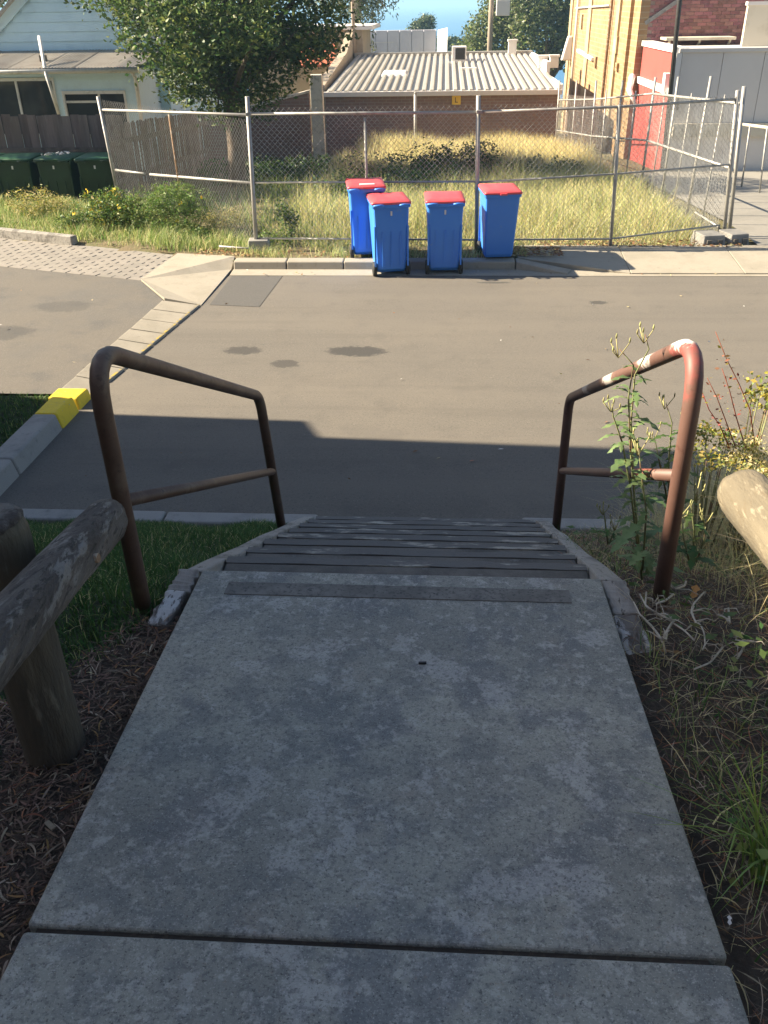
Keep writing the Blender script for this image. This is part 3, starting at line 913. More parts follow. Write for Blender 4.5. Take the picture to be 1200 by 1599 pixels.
lb = empty('log_barrier', (-1.0, 1.5, 1.55), 'dark weathered log rail bolted to a stout round post left of the path', 'log barrier', 'log barriers beside the path')
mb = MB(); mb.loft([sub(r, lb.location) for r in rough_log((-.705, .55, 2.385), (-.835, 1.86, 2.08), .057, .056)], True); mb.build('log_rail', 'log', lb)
mb = MB(); mb.tube(sub([(-.90, 1.57, 2.13), (-.745, 1.57, 2.15)], lb.location), .011, 8); mb.build('bolt', 'rust', lb)
mb = MB(); mb.loft([sub(r, lb.location) for r in rough_log((-.8345, 1.855, 2.081), (-.8358, 1.872, 2.077), .048, .042, n=2, amp=.04, cracks=0)], True); mb.build('cut_end', 'log_cut', lb)
mb = MB(); mb.loft([sub(r, lb.location) for r in rough_log((-.968, 1.57, 1.45), (-.968, 1.57, 2.24), .076, .072, amp=.03)], True); po = mb.build('post', 'log_post', lb)
rr = rough_log((-.968, 1.57, 2.235), (-.968, 1.57, 2.255), .068, .064, n=2, amp=.05)
mb = MB(); mb.loft([sub(r, lb.location) for r in rr], True); mb.build('cut_end', 'log_cut', po)
rb = empty('log_barrier', (.9, 1.4, 1.55), 'pale sunlit log rail with a rounded end at the right edge among dry grass', 'log barrier', 'log barriers beside the path')
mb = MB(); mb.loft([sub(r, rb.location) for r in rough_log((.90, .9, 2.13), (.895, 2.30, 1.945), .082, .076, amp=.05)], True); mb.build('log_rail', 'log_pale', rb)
mb = MB(); mb.loft([sub(r, rb.location) for r in rough_log((.8951, 2.295, 1.9457), (.8949, 2.318, 1.9427), .066, .056, n=2, amp=.03, cracks=0)], True); mb.build('cut_end', 'log_pale', rb)
mb = MB(); mb.loft([sub(r, rb.location) for r in rough_log((1.07, 1.35, 1.45), (1.07, 1.35, 2.15), .085, .078, amp=.03)], True); mb.build('post', 'log_post', rb)

# ================================================================== BINS
def wheelie(label, body, lid, z, x, y, rz, group, scale=(.93, .93, .95), name='wheelie_bin'):
    root = empty(name, (x, y, z), label, 'wheelie bin', group, rz)
    root.scale = scale

    def rect(w0, w1, d0, d1, zz, c=.035):      # rounded rectangle ring, -y is the wheel/handle side
        pts = []
        for cx, cy, a0 in ((w1 - c, d1 - c, 0), (w0 + c, d1 - c, 90), (w0 + c, d0 + c, 180), (w1 - c, d0 + c, 270)):
            for k in range(4):
                a = R(a0 + 30 * k)
                pts.append((cx + c * math.cos(a), cy + c * math.sin(a), zz))
        return pts
    mb = MB()
    mb.loft([rect(-.205, .205, .075, .50, .05), rect(-.215, .215, .03, .53, .10), rect(-.245, .245, .0, .62, .72), rect(-.255, .255, -.005, .655, .945)], False)
    mb.loft([rect(-.275, .275, -.03, .675, .945), rect(-.278, .278, -.032, .678, .99)], False)
    b = mb.build('body', body, root, bevel=.004)
    mb = MB()
    for sx in (-.13, 0, .13):       # stiffening ribs on the wheel side
        mb.box((sx - .006, -.010, .14), (sx + .006, .004, .62))
    for sx in (-1, 1):
        mb.box((sx * .235 - .012, -.012, .12), (sx * .235 + .012, .01, .70))
    mb.build('rib', body, root)
    # lid with a dome and lip
    mb = MB()
    mb.loft([rect(-.282, .282, -.035, .692, .992), rect(-.284, .284, -.035, .695, 1.012), rect(-.268, .268, -.02, .68, 1.028), rect(-.20, .20, .06, .60, 1.042)], True)
    l = mb.build('lid', lid, root)
    mb = MB(); mb.box((-.05, .70, .985), (.05, .73, 1.01)); mb.build('lid_grip', lid, l, bevel=.004)
    # two handles at the hinge
    for sx in (-1, 1):
        mb = MB()
        mb.tube([(sx * .25, -.03, .975), (sx * .25, -.085, .99), (sx * .17, -.09, .995), (sx * .12, -.085, .99), (sx * .12, -.03, .975)], .014, 8)
        mb.build('handle', body, root)
    mb = MB(); mb.tube([(-.27, .015, .995), (.27, .015, .995)], .013, 8); mb.build('hinge_pin', lid, root)
    mb = MB(); mb.tube([(-.25, .075, .10), (.25, .075, .10)], .012, 8); mb.build('axle', 'galv', root)
    for sx in (-1, 1):
        mb = MB(); mb.tube([(sx * .215, .075, .10), (sx * .225, .075, .10), (sx * .265, .075, .10), (sx * .272, .075, .10)], [.085, .10, .10, .085], 20)
        wv = mb.build('wheel', 'rubber', root)
        mb = MB(); mb.tube([(sx * .270, .075, .10), (sx * .278, .075, .10)], [.05, .035], 12); mb.build('hub', 'rubber', wv)
    mb = MB(); mb.box((-.012, -.0125, .84), (.012, -.006, .90)); mb.build('rivet_plate', 'white_plastic', root)
    return root


BG = 'blue wheelie bins with red lids at the kerb'
wheelie('blue bin with red lid standing on the road, foremost at the left', 'bin_blue', 'bin_red', 0, -.66, 11.79, R(11), BG)
wheelie('blue bin with red lid standing on the road, just right of the foremost one', 'bin_blue', 'bin_red', 0, .045, 11.86, R(3), BG)
c_ = wheelie('blue bin with a white sticker on its red lid, behind the foremost bin', 'bin_blue', 'bin_red', .10, -1.02, 12.33, R(8), BG)
d_ = wheelie('blue bin turned with its lid lip to the road, rightmost by the driveway crossing', 'bin_blue', 'bin_red', .10, .745, 12.70, R(186), BG, scale=(.90, .90, .91))
mb = MB(); mb.box((-.10, .02, 1.028), (.12, .10, 1.046)); mb.build('sticker', 'white_plastic', [k for k in c_.children if k.name.startswith('lid') and 'grip' not in k.name][0], bevel=.004)
GG = 'dark green bins along the paling fence'
for k, (px, ang, lab) in enumerate([(78, -2, 'dark green bin with a crumpled pale bag on its lid by the paling fence'), (143, 3, 'dark green bin beside the leaning fence post, rightmost of the green ones'),
                                    (13, 2, 'dark green bin with a pale strip on its lid at the left photo edge'), (-52, -3, 'dark green bin partly beyond the left photo edge')]):
    p = at_y(px, 240, 16.7)
    g = wheelie(lab, 'bin_green', 'bin_green_lid', Tz(0, 16.7) - .09, p[0], 16.75, R(ang), GG, scale=(1.28, 1.1, .98))
    if k == 0:
        mb = MB()
        for q in range(26):
            c = (random.uniform(-.16, .2), random.uniform(.0, .25), 1.07 + random.uniform(0, .03))
            s = random.uniform(.03, .06)
            d = [Vector((random.uniform(-1, 1), random.uniform(-1, 1), random.uniform(-.5, .8))) * s for _ in range(4)]
            mb.add([V(c) + e for e in d], [(0, 1, 2), (0, 2, 3), (0, 3, 1), (1, 3, 2)])
        o = mb.build('plastic_bag', 'paper', label='crumpled pale plastic bag lying on a green bin lid', cat='bag')
        o.matrix_world = g.matrix_basis

# ================================================================== CHAIN LINK FENCES
def chain_mesh(mb, a, b, z0a, z1a, z0b, z1b, sp=.075, r=.0025):
    """woven diagonals between (a,z0a..z1a) and (b,z0b..z1b)"""
    a, b = np.array(a, float), np.array(b, float)
    L = np.linalg.norm(b - a)
    nrm = np.array([(b - a)[1], -(b - a)[0]]) / L

    def P(u, v, off):
        t = u / L
        z = (z0a + (z0b - z0a) * t) + v
        xy = a + (b - a) * t + nrm * off
        return (xy[0], xy[1], z)
    H = (z1a - z0a + z1b - z0b) / 2
    k = -H
    while k < L:
        for sgn in (1, -1):
            if sgn > 0: u0, v0, u1, v1 = k, 0, k + H, H
            else: u0, v0, u1, v1 = k, H, k + H, 0
            if u0 < 0: v0 += sgn * (0 - u0); u0 = 0
            if u1 > L: v1 -= sgn * (u1 - L); u1 = L
            if u1 - u0 < .02: continue
            n = max(1, int((u1 - u0) / .6))
            pts = [P(u0 + (u1 - u0) * q / n, v0 + (v1 - v0) * q / n, sgn * .003 + random.uniform(-.004, .004)) for q in range(n + 1)]
            mb.tube(pts, r, 3, True, cap=False)
        k += sp


def fence_post(px_top, px_bot, z_bot, r, root, y=None, mat='galv'):
    pass


A_, D_ = np.array([-2.69, 12.9]), np.array([4.06, 13.3])
cf = empty('chain_link_fence', (.5, 12.9, .1), 'long chain link fence along the footpath in front of the tall grass', 'fence', 'chain link fences round the vacant lot')
wa, wb, wc, wd = (-2.69, 12.88), (.48, 12.9), (2.38, 12.95), (4.06, 13.5)


def tub(root, name, pts, r, mat='galv', n=10):
    mb = MB(); mb.tube(sub(pts, root.location), r, n); return mb.build(name, mat, root)


pb = at_z(402, 385, .12)
tub(cf, 'post', [(pb[0], 12.88, .0), (-2.66, 12.88, 2.14)], .03)
tub(cf, 'post', [(.51, 12.9, .0), (.46, 12.9, 2.12)], .03)
tub(cf, 'post', [(2.44, 12.97, .05), (2.40, 12.95, 1.0), (2.34, 12.95, 1.98)], .026)
tub(cf, 'post', [(4.20, 13.52, .0), (4.02, 13.5, 2.10)], .028)
tub(cf, 'post', [(4.30, 13.62, .0), (4.13, 13.6, 2.14)], .03)
tub(cf, 'post', [(-1.06, 12.9, .1), (-1.07, 12.9, 1.86)], .018)
tub(cf, 'top_rail', [(-2.66, 12.88, 1.925), (.47, 12.9, 1.915)], .02)
tub(cf, 'top_rail', [(.48, 12.9, 1.92), (2.35, 12.95, 1.96), (4.02, 13.5, 1.99)], .019)
tub(cf, 'mid_rail', [(-2.68, 12.88, 1.035), (.5, 12.9, 1.03)], .014)
tub(cf, 'mid_rail', [(.5, 12.9, 1.02), (2.38, 12.95, 1.11), (4.08, 13.5, 1.14)], .014)
tub(cf, 'bottom_rail', [(-2.68, 12.88, .26), (.5, 12.9, .23), (2.42, 12.95, .23), (4.1, 13.5, .30)], .013)
mb = MB()
chain_mesh(mb, wa, wb, .10, 2.0, .10, 2.0)
chain_mesh(mb, wb, wc, .10, 1.99, .10, 2.02)
chain_mesh(mb, wc, wd, .10, 2.02, .12, 2.05)
for q in sub([(0, 0, 0)], cf.location): off = q
mb.v = [(x + off.x, y + off.y, z + off.z) for x, y, z in mb.v]
mb.build('wire_mesh', 'wire', cf, kind='stuff')
for sx in (-2.66, .48):
    mb = MB(); mb.box((sx - .04, 12.85, 1.90), (sx + .04, 12.935, 1.945)); mb.v = [(x + off.x, y + off.y, z + off.z) for x, y, z in mb.v]; mb.build('bracket', 'galv', cf, bevel=.006)

lf = empty('chain_link_fence', (-4.3, 14.6, .1), 'short chain link fence panel running back from the footpath towards the green bins', 'fence', 'chain link fences round the vacant lot')
la, lb2 = np.array([-5.93, 16.3]), np.array([-2.72, 12.92])
pt = at_y(153, 150, 16.3); pb = at_y(188, 318, 16.3)
tub(lf, 'post', [(pb[0], 16.3, pb[2] - .2), pt], .03)
zr = at_y(160, 171, 16.3); zm = at_y(180, 265, 16.3)
tub(lf, 'top_rail', [zr, (-2.68, 12.9, 1.91)], .021)
q0 = at_wall(181, 265, la, lb2); q1 = at_wall(226, 271, la, lb2); q2 = at_wall(235, 272, la, lb2)
tub(lf, 'mid_rail', [zm, q1], .021); tub(lf, 'mid_rail', [q2, (-2.69, 12.92, 1.02)], .021)
g0 = at_wall(264, 178, la, lb2); g1 = at_wall(286, 330, la, lb2)
tub(lf, 'stay_pipe', [g0, g1], .018, 'rust')
mb = MB(); chain_mesh(mb, la, lb2, .08, zr[2] + .03, .10, 1.98, sp=.075, r=.0017)
mb.v = [(x - lf.location.x, y - lf.location.y, z - lf.location.z) for x, y, z in mb.v]; mb.build('wire_mesh', 'wire', lf, kind='stuff')
mb = MB(); mb.tube(sub([(-3.25, 12.82, .16), (-2.62, 12.72, .14)], lf.location), .014, 8); mb.build('fallen_rail', 'galv', lf)

sf = empty('chain_link_fence', (4.1, 18.5, -.2), 'long chain link fence receding along the side path towards the ochre building', 'fence', 'chain link fences round the vacant lot')
s0, s1, s2 = np.array([4.12, 13.6]), np.array([4.05, 19.0]), np.array([3.45, 29.0])
n1 = 6
for k in range(1, n1 + 1):
    t = k / n1; p = s0 + (s1 - s0) * t; z = Tz(*p)
    lean = random.uniform(-.05, .05)
    tub(sf, 'post', [(p[0], p[1], z - .1), (p[0] + lean, p[1], z + (2.15 if k % 2 == 0 else 1.9))], .024 if k % 2 == 0 else .014)
for k in range(1, 9):
    t = k / 8; p = s1 + (s2 - s1) * t; z = Tz(*p)
    lean = random.uniform(-.06, .06)
    tub(sf, 'post', [(p[0], p[1], z - .1), (p[0] + lean, p[1], z + (2.1 if k % 2 == 0 else 1.9))], .024 if k % 2 == 0 else .015)
for nm, hh in (('top_rail', 1.86), ('mid_rail', 1.02)):
    tub(sf, nm, [(*s0, .06 + hh), (*s1, Tz(*s1) + hh), ], .022)
    tub(sf, nm, [(*s1, Tz(*s1) + hh), (*((s1 + s2) / 2), Tz(*((s1 + s2) / 2)) + hh - .18), (*s2, Tz(*s2) + hh - .28)], .02)
tub(sf, 'bottom_rail', [(*s0, .25), (4.1, 14.9, .2)], .018)
mb = MB(); chain_mesh(mb, s0, s1, .08, 1.95, Tz(*s1), Tz(*s1) + 1.88, sp=.085, r=.0022); chain_mesh(mb, s1, s2, Tz(*s1), Tz(*s1) + 1.88, Tz(*s2), Tz(*s2) + 1.58, sp=.11, r=.003)
mb.v = [(x - sf.location.x, y - sf.location.y, z - sf.location.z) for x, y, z in mb.v]; mb.build('wire_mesh', 'wire', sf, kind='stuff')
# concrete feet
for i, (p, sx, sy, lab, g) in enumerate([(at_z(404, 391, .1), .17, .12, 'pale broken concrete footing at the foot of the fence corner post', None),
                                         (at_z(1108, 378, .13), .18, .22, 'grey concrete fence foot with slots, left of the pair at the side path', 'concrete feet under the fence corner'),
                                         (at_z(1146, 376, .13), .16, .22, 'grey concrete fence foot with slots, right of the pair at the side path', 'concrete feet under the fence corner')]):
    e = empty('concrete_foot', (p[0], p[1] + .08, .10), lab, 'concrete block', g, rz=R(6 + 5 * i))
    mb = MB(); mb.hexa([(-sx, -sy, -.06), (sx, -sy, -.06), (sx, sy, -.06), (-sx, sy, -.06)], [(-sx * .86, -sy * .86, .15), (sx * .86, -sy * .86, .15), (sx * .86, sy * .86, .15), (-sx * .86, sy * .86, .15)]); mb.build('block', 'kerb_grey', e, bevel=.015, seg=3)
    if i:
        for q in (-.45, .45):
            mb = MB(); mb.box((q * sx - .035, -sy - .004, -.02), (q * sx + .035, -sy * .9, .09)); mb.build('slot', 'kerb_dark', e)

# ================================================================== PALING FENCES (left)
def paling_fence(label, a, b, za, zb, h, w, group, step_lean=.01, rails=(.3, .8), side=1, hmin=None):
    a, b = np.array(a, float), np.array(b, float)
    L = np.linalg.norm(b - a); u = (b - a) / L; nrm = np.array([u[1], -u[0]])
    root = empty('paling_fence', (*((a + b) / 2), (za + zb) / 2), label, 'fence', group)
    n = int(L / w)
    ang = math.atan2(u[1], u[0])
    mb = MB(); mb.box((-w * .51, -.008, 0), (w * .51, .008, 1.0)); me = None
    for k in range(n):
        t = (k + .5) / n
        p = a + (b - a) * t; z = za + (zb - za) * t
        if me is None:
            o = mb.build('paling', 'paling', root); me = o.data
        else:
            o = bpy.data.objects.new('paling', me); COL.objects.link(o); o.parent = root
        off = .019 * (k % 2)
        o.location = (p[0] + nrm[0] * off - root.location.x, p[1] + nrm[1] * off - root.location.y, z - root.location.z)
        o.rotation_euler = (random.uniform(-step_lean, step_lean), random.uniform(-step_lean, step_lean), ang)
        o.scale = (1, 1, h + random.uniform(-.025, .02))
    for q in rails:
        p0 = (a[0] + nrm[0] * .045 * side, a[1] + nrm[1] * .045 * side, za + h * q); p1 = (b[0] + nrm[0] * .045 * side, b[1] + nrm[1] * .045 * side, zb + h * q)
        mb = MB(); mb.beam(sub([p0], root.location)[0], sub([p1], root.location)[0], .045, .09); mb.build('rail', 'rail_wood', root)
    return root


PG = 'grey paling fences left of the vacant lot'
z18 = Tz(0, 18.2)
paling_fence('grey paling fence standing behind the row of dark green bins', (-12.5, 18.2), (-6.25, 18.2), z18 - .05, z18 - .05, 1.66, .17, PG, rails=(.62,), side=1)
paling_fence('brown grey paling fence with two rails receding beneath the big tree', (-6.05, 16.6), (-6.5, 25.6), -.14, -.76, 1.52, .105, PG, rails=(.36, .80), side=1)
mb = MB(); mb.beam((-12.5, 18.13, .72), (-6.3, 18.13, .70), .05, .14); mb.build('timber_board', 'rail_wood', label='long horizontal dark board fixed low along the paling fence behind the bins', cat='board')

# ================================================================== PALE BLUE HOUSE
hs = empty('weatherboard_house', (-9.3, 24, -.6), 'pale blue weatherboard house with gable and iron roofed lean-to behind the bins', 'house')
ho = -Vector(hs.location)


def hb(mb, name, mats, root=hs, **kw):
    mb.v = [(x + ho.x, y + ho.y, z + ho.z) for x, y, z in mb.v]
    return mb.build(name, mats, root, **kw)


PK, EZ, XGL, XGR = 4.15, 2.28, -11.7, -6.95
xc = (XGL + XGR) / 2
slope = (PK - EZ) / ((XGR - XGL) / 2)
mb = MB(); mb.prism([(XGL, 24.03, -.6), (XGR, 24.03, -.6), (XGR, 24.03, EZ), (xc, 24.03, PK), (XGL, 24.03, EZ)], (0, 8, 0)); hb(mb, 'wall', 'weatherboard')
z = 2.3
while z < PK - .05:
    hw = min((XGR - XGL) / 2, (PK - z - .2) / slope)
    if hw < .15: break
    zt = z + .205
    mb = MB(); mb.hexa([(xc - hw, 23.985, z), (xc + hw, 23.985, z), (xc + hw, 24.028, z), (xc - hw, 24.028, z)], [(xc - hw, 24.012, zt), (xc + hw, 24.012, zt), (xc + hw, 24.028, zt), (xc - hw, 24.028, zt)])
    hb(mb, 'weatherboard', 'weatherboard')
    z += .21
for sx in (-1, 1):
    x0, x1 = xc, xc + sx * ((XGR - XGL) / 2 + .35)
    z0, z1 = PK + .12, PK + .12 - slope * ((XGR - XGL) / 2 + .35)
    mb = MB(); mb.beam((x0, 23.93, z0 - .1), (x1, 23.93, z1 - .1), .06, .22); hb(mb, 'barge_board', 'weatherboard')
    mb = MB(); mb.hexa([(x0, 23.7, z0), (x1, 23.7, z1), (x1, 32.2, z1), (x0, 32.2, z0)] if sx > 0 else [(x1, 23.7, z1), (x0, 23.7, z0), (x0, 32.2, z0), (x1, 32.2, z1)],
                       [(x0, 23.7, z0 + .05), (x1, 23.7, z1 + .05), (x1, 32.2, z1 + .05), (x0, 32.2, z0 + .05)] if sx > 0 else [(x1, 23.7, z1 + .05), (x0, 23.7, z0 + .05), (x0, 32.2, z0 + .05), (x1, 32.2, z1 + .05)])
    hb(mb, 'roof', 'corrugated')
# lean-to
w1 = (-10.95, -9.12, .62, 1.76); w2 = (-8.92, -7.46, .60, 1.47)
mb = MB(); wall_cells(mb, -13, -7.2, -.6, 1.96, [w1, w2], 22.1, 22.22); mb.box((-7.32, 22.22, -.6), (-7.2, 24.0, 1.96)); hb(mb, 'front_wall', 'white_wall')
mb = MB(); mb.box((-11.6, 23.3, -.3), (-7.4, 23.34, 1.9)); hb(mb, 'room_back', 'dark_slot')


def window(x0, x1, z0, z1, mull, transom=None):
    mb = MB(); t = .05
    mb.box((x0 - .03, 22.07, z1), (x1 + .03, 22.17, z1 + .07)); mb.box((x0 - .04, 22.05, z0 - .06), (x1 + .04, 22.17, z0))
    mb.box((x0 - .03, 22.075, z0), (x0 + .02, 22.17, z1)); mb.box((x1 - .02, 22.075, z0), (x1 + .03, 22.17, z1))
    w = hb(mb, 'window', 'white_trim')
    for q in mull:
        mb = MB(); mb.box((q - .025, 22.10, z0), (q + .025, 22.16, z1)); mb.v = [(x + ho.x, y + ho.y, zz + ho.z) for x, y, zz in mb.v]; mb.build('mullion', 'white_trim', w)
    if transom:
        mb = MB(); mb.box((transom[0], 22.115, transom[2]), (transom[1], 22.155, transom[2] + .05)); mb.v = [(x + ho.x, y + ho.y, zz + ho.z) for x, y, zz in mb.v]; mb.build('sash_bar', 'white_trim', w)
    xsq = [x0 + .02] + list(mull) + [x1 - .02]
    for a, b in zip(xsq, xsq[1:]):
        mb = MB(); mb.box((a, 22.135, z0), (b, 22.142, z1)); mb.v = [(x + ho.x, y + ho.y, zz + ho.z) for x, y, zz in mb.v]; mb.build('pane', 'glass', w)


window(*w1, [-10.02])
window(*w2, [-8.08], (w2[0], -8.08, 1.28))
mb = MB(); mb.box((-13.1, 21.93, 1.86), (-7.0, 22.06, 2.0)); hb(mb, 'fascia', 'white_wall')
mb = MB(); mb.tube([(-13.1, 21.86, 1.97), (-6.98, 21.86, 1.97)], .055, 10); hb(mb, 'gutter', 'white_trim')
mb = MB(); mb.tube([(-7.14, 21.9, 1.95), (-7.12, 22.02, 1.80), (-7.12, 22.02, -.6)], .045, 10); hb(mb, 'downpipe', 'white_trim')
npan = 8
for k in range(npan):
    xa, xb = -13.1 + 6.15 * k / npan, -13.1 + 6.15 * (k + 1) / npan
    mb = MB(); N = 40; vs, fs = [], []
    for q in range(N + 1):
        x = xa + (xb - xa) * q / N
        dz = .012 * math.sin(2 * math.pi * x / .076)
        vs += [(x, 21.83, 2.03 + dz + .004 * (k % 2)), (x, 23.99, 2.31 + dz + .004 * (k % 2))]
    for q in range(N): fs.append((2 * q, 2 * q + 2, 2 * q + 3, 2 * q + 1))
    mb.add(vs, fs, True); hb(mb, 'roof_sheet', 'corrugated')
vp0, vp1 = at_y(61, 57, 22.6), at_y(72, 115, 21.8)
mb = MB(); mb.tube([vp0, vp1, at_y(92, 178, 21.8)], .04, 8); hb(mb, 'vent_pipe', 'white_trim')
mb = MB(); mb.box((-9.55, 22.6, 2.14), (-9.42, 22.75, 2.27)); hb(mb, 'roof_vent', 'kerb_dark')

# ================================================================== BROWN BRICK BUILDING WITH RIBBED ROOF
bb = empty('brick_building', (0, 30, -1.0), 'low brown brick building with pale ribbed steel roof behind the vacant lot', 'building')
bo = -Vector(bb.location)


def bput(mb, name, mats, root=bb, **kw):
    mb.v = [(x + bo.x, y + bo.y, z + bo.z) for x, y, z in mb.v]
    return mb.build(name, mats, root, **kw)


BX0, BX1, BY0, BY1 = -3.72, 3.58, 30.0, 41.0
mb = MB(); mb.box((BX0, BY0, -2.0), (BX1, BY0 + .24, .74)); mb.box((BX0, BY0 + .24, -2.0), (BX0 + .24, BY1, .72)); mb.box((BX1 - .24, BY0 + .24, -2.0), (BX1, BY1, .80)); mb.box((BX0, BY1, -3), (BX1, BY1 + .24, 1.2)); bput(mb, 'wall', 'brown_brick')
mb = MB(); mb.box((BX0 - .05, BY0 - .16, .70), (BX1 + .05, BY0 - .02, .84)); bput(mb, 'gutter', 'grey_clad', bevel=.01)
NS = 10
for k in range(NS):
    xa, xb = BX0 + (BX1 - BX0) * k / NS, BX0 + (BX1 - BX0) * (k + 1) / NS
    vs, fs = [], []
    prof = []
    nr = 3; wr = (xb - xa) / nr
    for r_ in range(nr):
        o = xa + r_ * wr
        prof += [(o, 0), (o + wr * .46, 0), (o + wr * .54, .075), (o + wr * .92, .075)]
    prof.append((xb, 0))
    for x, dz in prof: vs += [(x, BY0 - .12, .80 + dz), (x, BY1, 1.30 + dz), (x, BY0 - .12, .795), ]
    m_ = len(prof)
    for q in range(m_ - 1):
        fs.append((3 * q, 3 * q + 3, 3 * q + 4, 3 * q + 1))
        if prof[q][1] or prof[q + 1][1]: fs.append((3 * q + 2, 3 * q + 5, 3 * q + 3, 3 * q))
    mb = MB(); mb.add(vs, fs); bput(mb, 'roof_sheet', 'roof_grey')
mb = MB(); mb.box((BX0 - .04, BY1 - .1, 1.28), (BX1 + .04, BY1 + .35, 1.42)); bput(mb, 'ridge_cap', 'roof_grey')
mb = MB(); mb.box((BX1 - .06, BY0 - .1, .8), (BX1 + .06, BY0 + 4, .98)); mb.box((BX1 - .06, BY0 + 4, .8), (BX1 + .06, BY1, 1.38)); bput(mb, 'barge_flashing', 'pale_white')
a, b = at_y(595, 113, 34.2), at_y(638, 105, 34.2)
mb = MB(); mb.hexa([(a[0], 33.9, .98), (b[0], 33.9, .98), (b[0], 34.9, 1.02), (a[0], 34.9, 1.02)], [(a[0] + .1, 34.0, 1.10), (b[0] - .1, 34.0, 1.10), (b[0] - .1, 34.8, 1.14), (a[0] + .1, 34.8, 1.14)]); bput(mb, 'skylight', 'pale_white', bevel=.02)
a, b = at_y(706, 96, 38.0), at_y(729, 72, 38.0)
mb = MB(); mb.box((a[0], 38.0, 1.05), (b[0], 38.7, b[2])); vt = bput(mb, 'vent_box', 'pale_white', bevel=.01)
mb = MB(); mb.box((a[0] + .13, 37.985, 1.28), (b[0] - .05, 37.999, b[2] - .05)); bput(mb, 'vent_grille', 'black_steel', vt)
for q in range(6):
    zz = 1.30 + q * (b[2] - .36 - 1.05) / 6 + .03
    mb = MB(); mb.box((a[0] + .15, 37.97, zz), (b[0] - .07, 37.985, zz + .03)); bput(mb, 'louvre', 'black_steel', vt)
for (px, py, yy_, h_) in ((800, 88, 40.5, .55), (848, 104, 35.5, .30), (866, 100, 38, .25)):
    p = at_y(px, py, yy_)
    mb = MB(); mb.box((p[0] - .16, yy_, .95), (p[0] + .16, yy_ + .35, p[2] + h_)); mb.box((p[0] - .2, yy_ - .04, p[2] + h_), (p[0] + .2, yy_ + .39, p[2] + h_ + .07)); bput(mb, 'chimney', 'pale_white')
mb = MB(); mb.box((at_y(718, 98, 36)[0], 35.6, 1.05), (at_y(745, 98, 36)[0], 35.75, 1.14)); bput(mb, 'roof_pipe', 'pale_white', bevel=.02)
# warning sign
p0, p1 = at_y(706, 163, 29.97), at_y(720, 148, 29.97)
mb = MB(); mb.box((p0[0], 29.965, p0[2]), (p1[0], 29.985, p1[2])); sg = mb.build('wall_sign', 'sign_yellow', label='small square yellow sign with a dark letter on the brown brick wall', cat='sign', bevel=.004)
fc = bpy.data.curves.new('sign_letter', 'FONT'); fc.body = 'L'; fc.size = (p1[2] - p0[2]) * .8; fc.extrude = .002; fc.align_x = 'CENTER'
fo = bpy.data.objects.new('sign_letter', fc); COL.objects.link(fo)
fo.location = ((p0[0] + p1[0]) / 2, 29.955, p0[2] + (p1[2] - p0[2]) * .22); fo.rotation_euler = (R(90), 0, 0)
fc.materials.append(MT['sign_black'])
dg = bpy.context.evaluated_depsgraph_get()
me = bpy.data.meshes.new_from_object(fo.evaluated_get(dg)); lo_ = fo.matrix_basis.copy()
bpy.data.objects.remove(fo)
lo2 = bpy.data.objects.new('sign_letter', me); COL.objects.link(lo2); lo2.parent = sg; lo2.matrix_local = lo_

# ================================================================== SAND COLOURED BUILDING left of the ribbed roof
sb = empty('sand_building', (-5.2, 38, -2), 'sand rendered building with a pale parapet cap half hidden behind the big tree', 'building')
so_ = -Vector(sb.location)


def sput(mb, name, mats, root=sb, **kw):
    mb.v = [(x + so_.x, y + so_.y, z + so_.z) for x, y, z in mb.v]
    return mb.build(name, mats, root, **kw)


q = at_y(566, 41, 41.5)
mb = MB(); mb.box((-8.5, 41.5, -3), (q[0], 46, q[2] - .12)); sput(mb, 'wall', 'sand_wall')
mb = MB(); mb.box((-8.6, 41.35, q[2] - .12), (q[0] + .45, 46.1, q[2] + .05)); sput(mb, 'parapet_cap', 'pale_white', bevel=.02)
mb = MB(); mb.prism([(-4.15, 31, -2), (-4.15, 41.48, -2), (-4.15, 41.48, 2.2), (-4.15, 38.6, 1.55), (-4.15, 31, .95)], (.30, 0, 0)); sput(mb, 'boundary_wall', 'sand_wall')
q1_ = at_y(528, 88, 40.5); mb = MB(); mb.hexa([(q1_[0] - 1.6, 39.5, 1.0), (q1_[0] - .1, 39.5, 1.0), (q1_[0] - .1, 41.3, 1.7), (q1_[0] - 1.6, 41.3, 1.7)], [(q1_[0] - 1.6, 39.5, 1.08), (q1_[0] - .1, 39.5, 1.08), (q1_[0] - .1, 41.3, 1.78), (q1_[0] - 1.6, 41.3, 1.78)]); sput(mb, 'tiled_awning', 'terracotta')
for nm_, pxa, pya, pxb, pyb in (('window', 500, 38, 507, 70), ('window', 512, 55, 517, 78)):
    a_, b_ = at_y(pxa, pyb, 41.48), at_y(pxb, pya, 41.48)
    mb = MB(); mb.box((a_[0], 41.44, a_[2]), (b_[0], 41.495, b_[2])); sput(mb, nm_, 'pale_white')

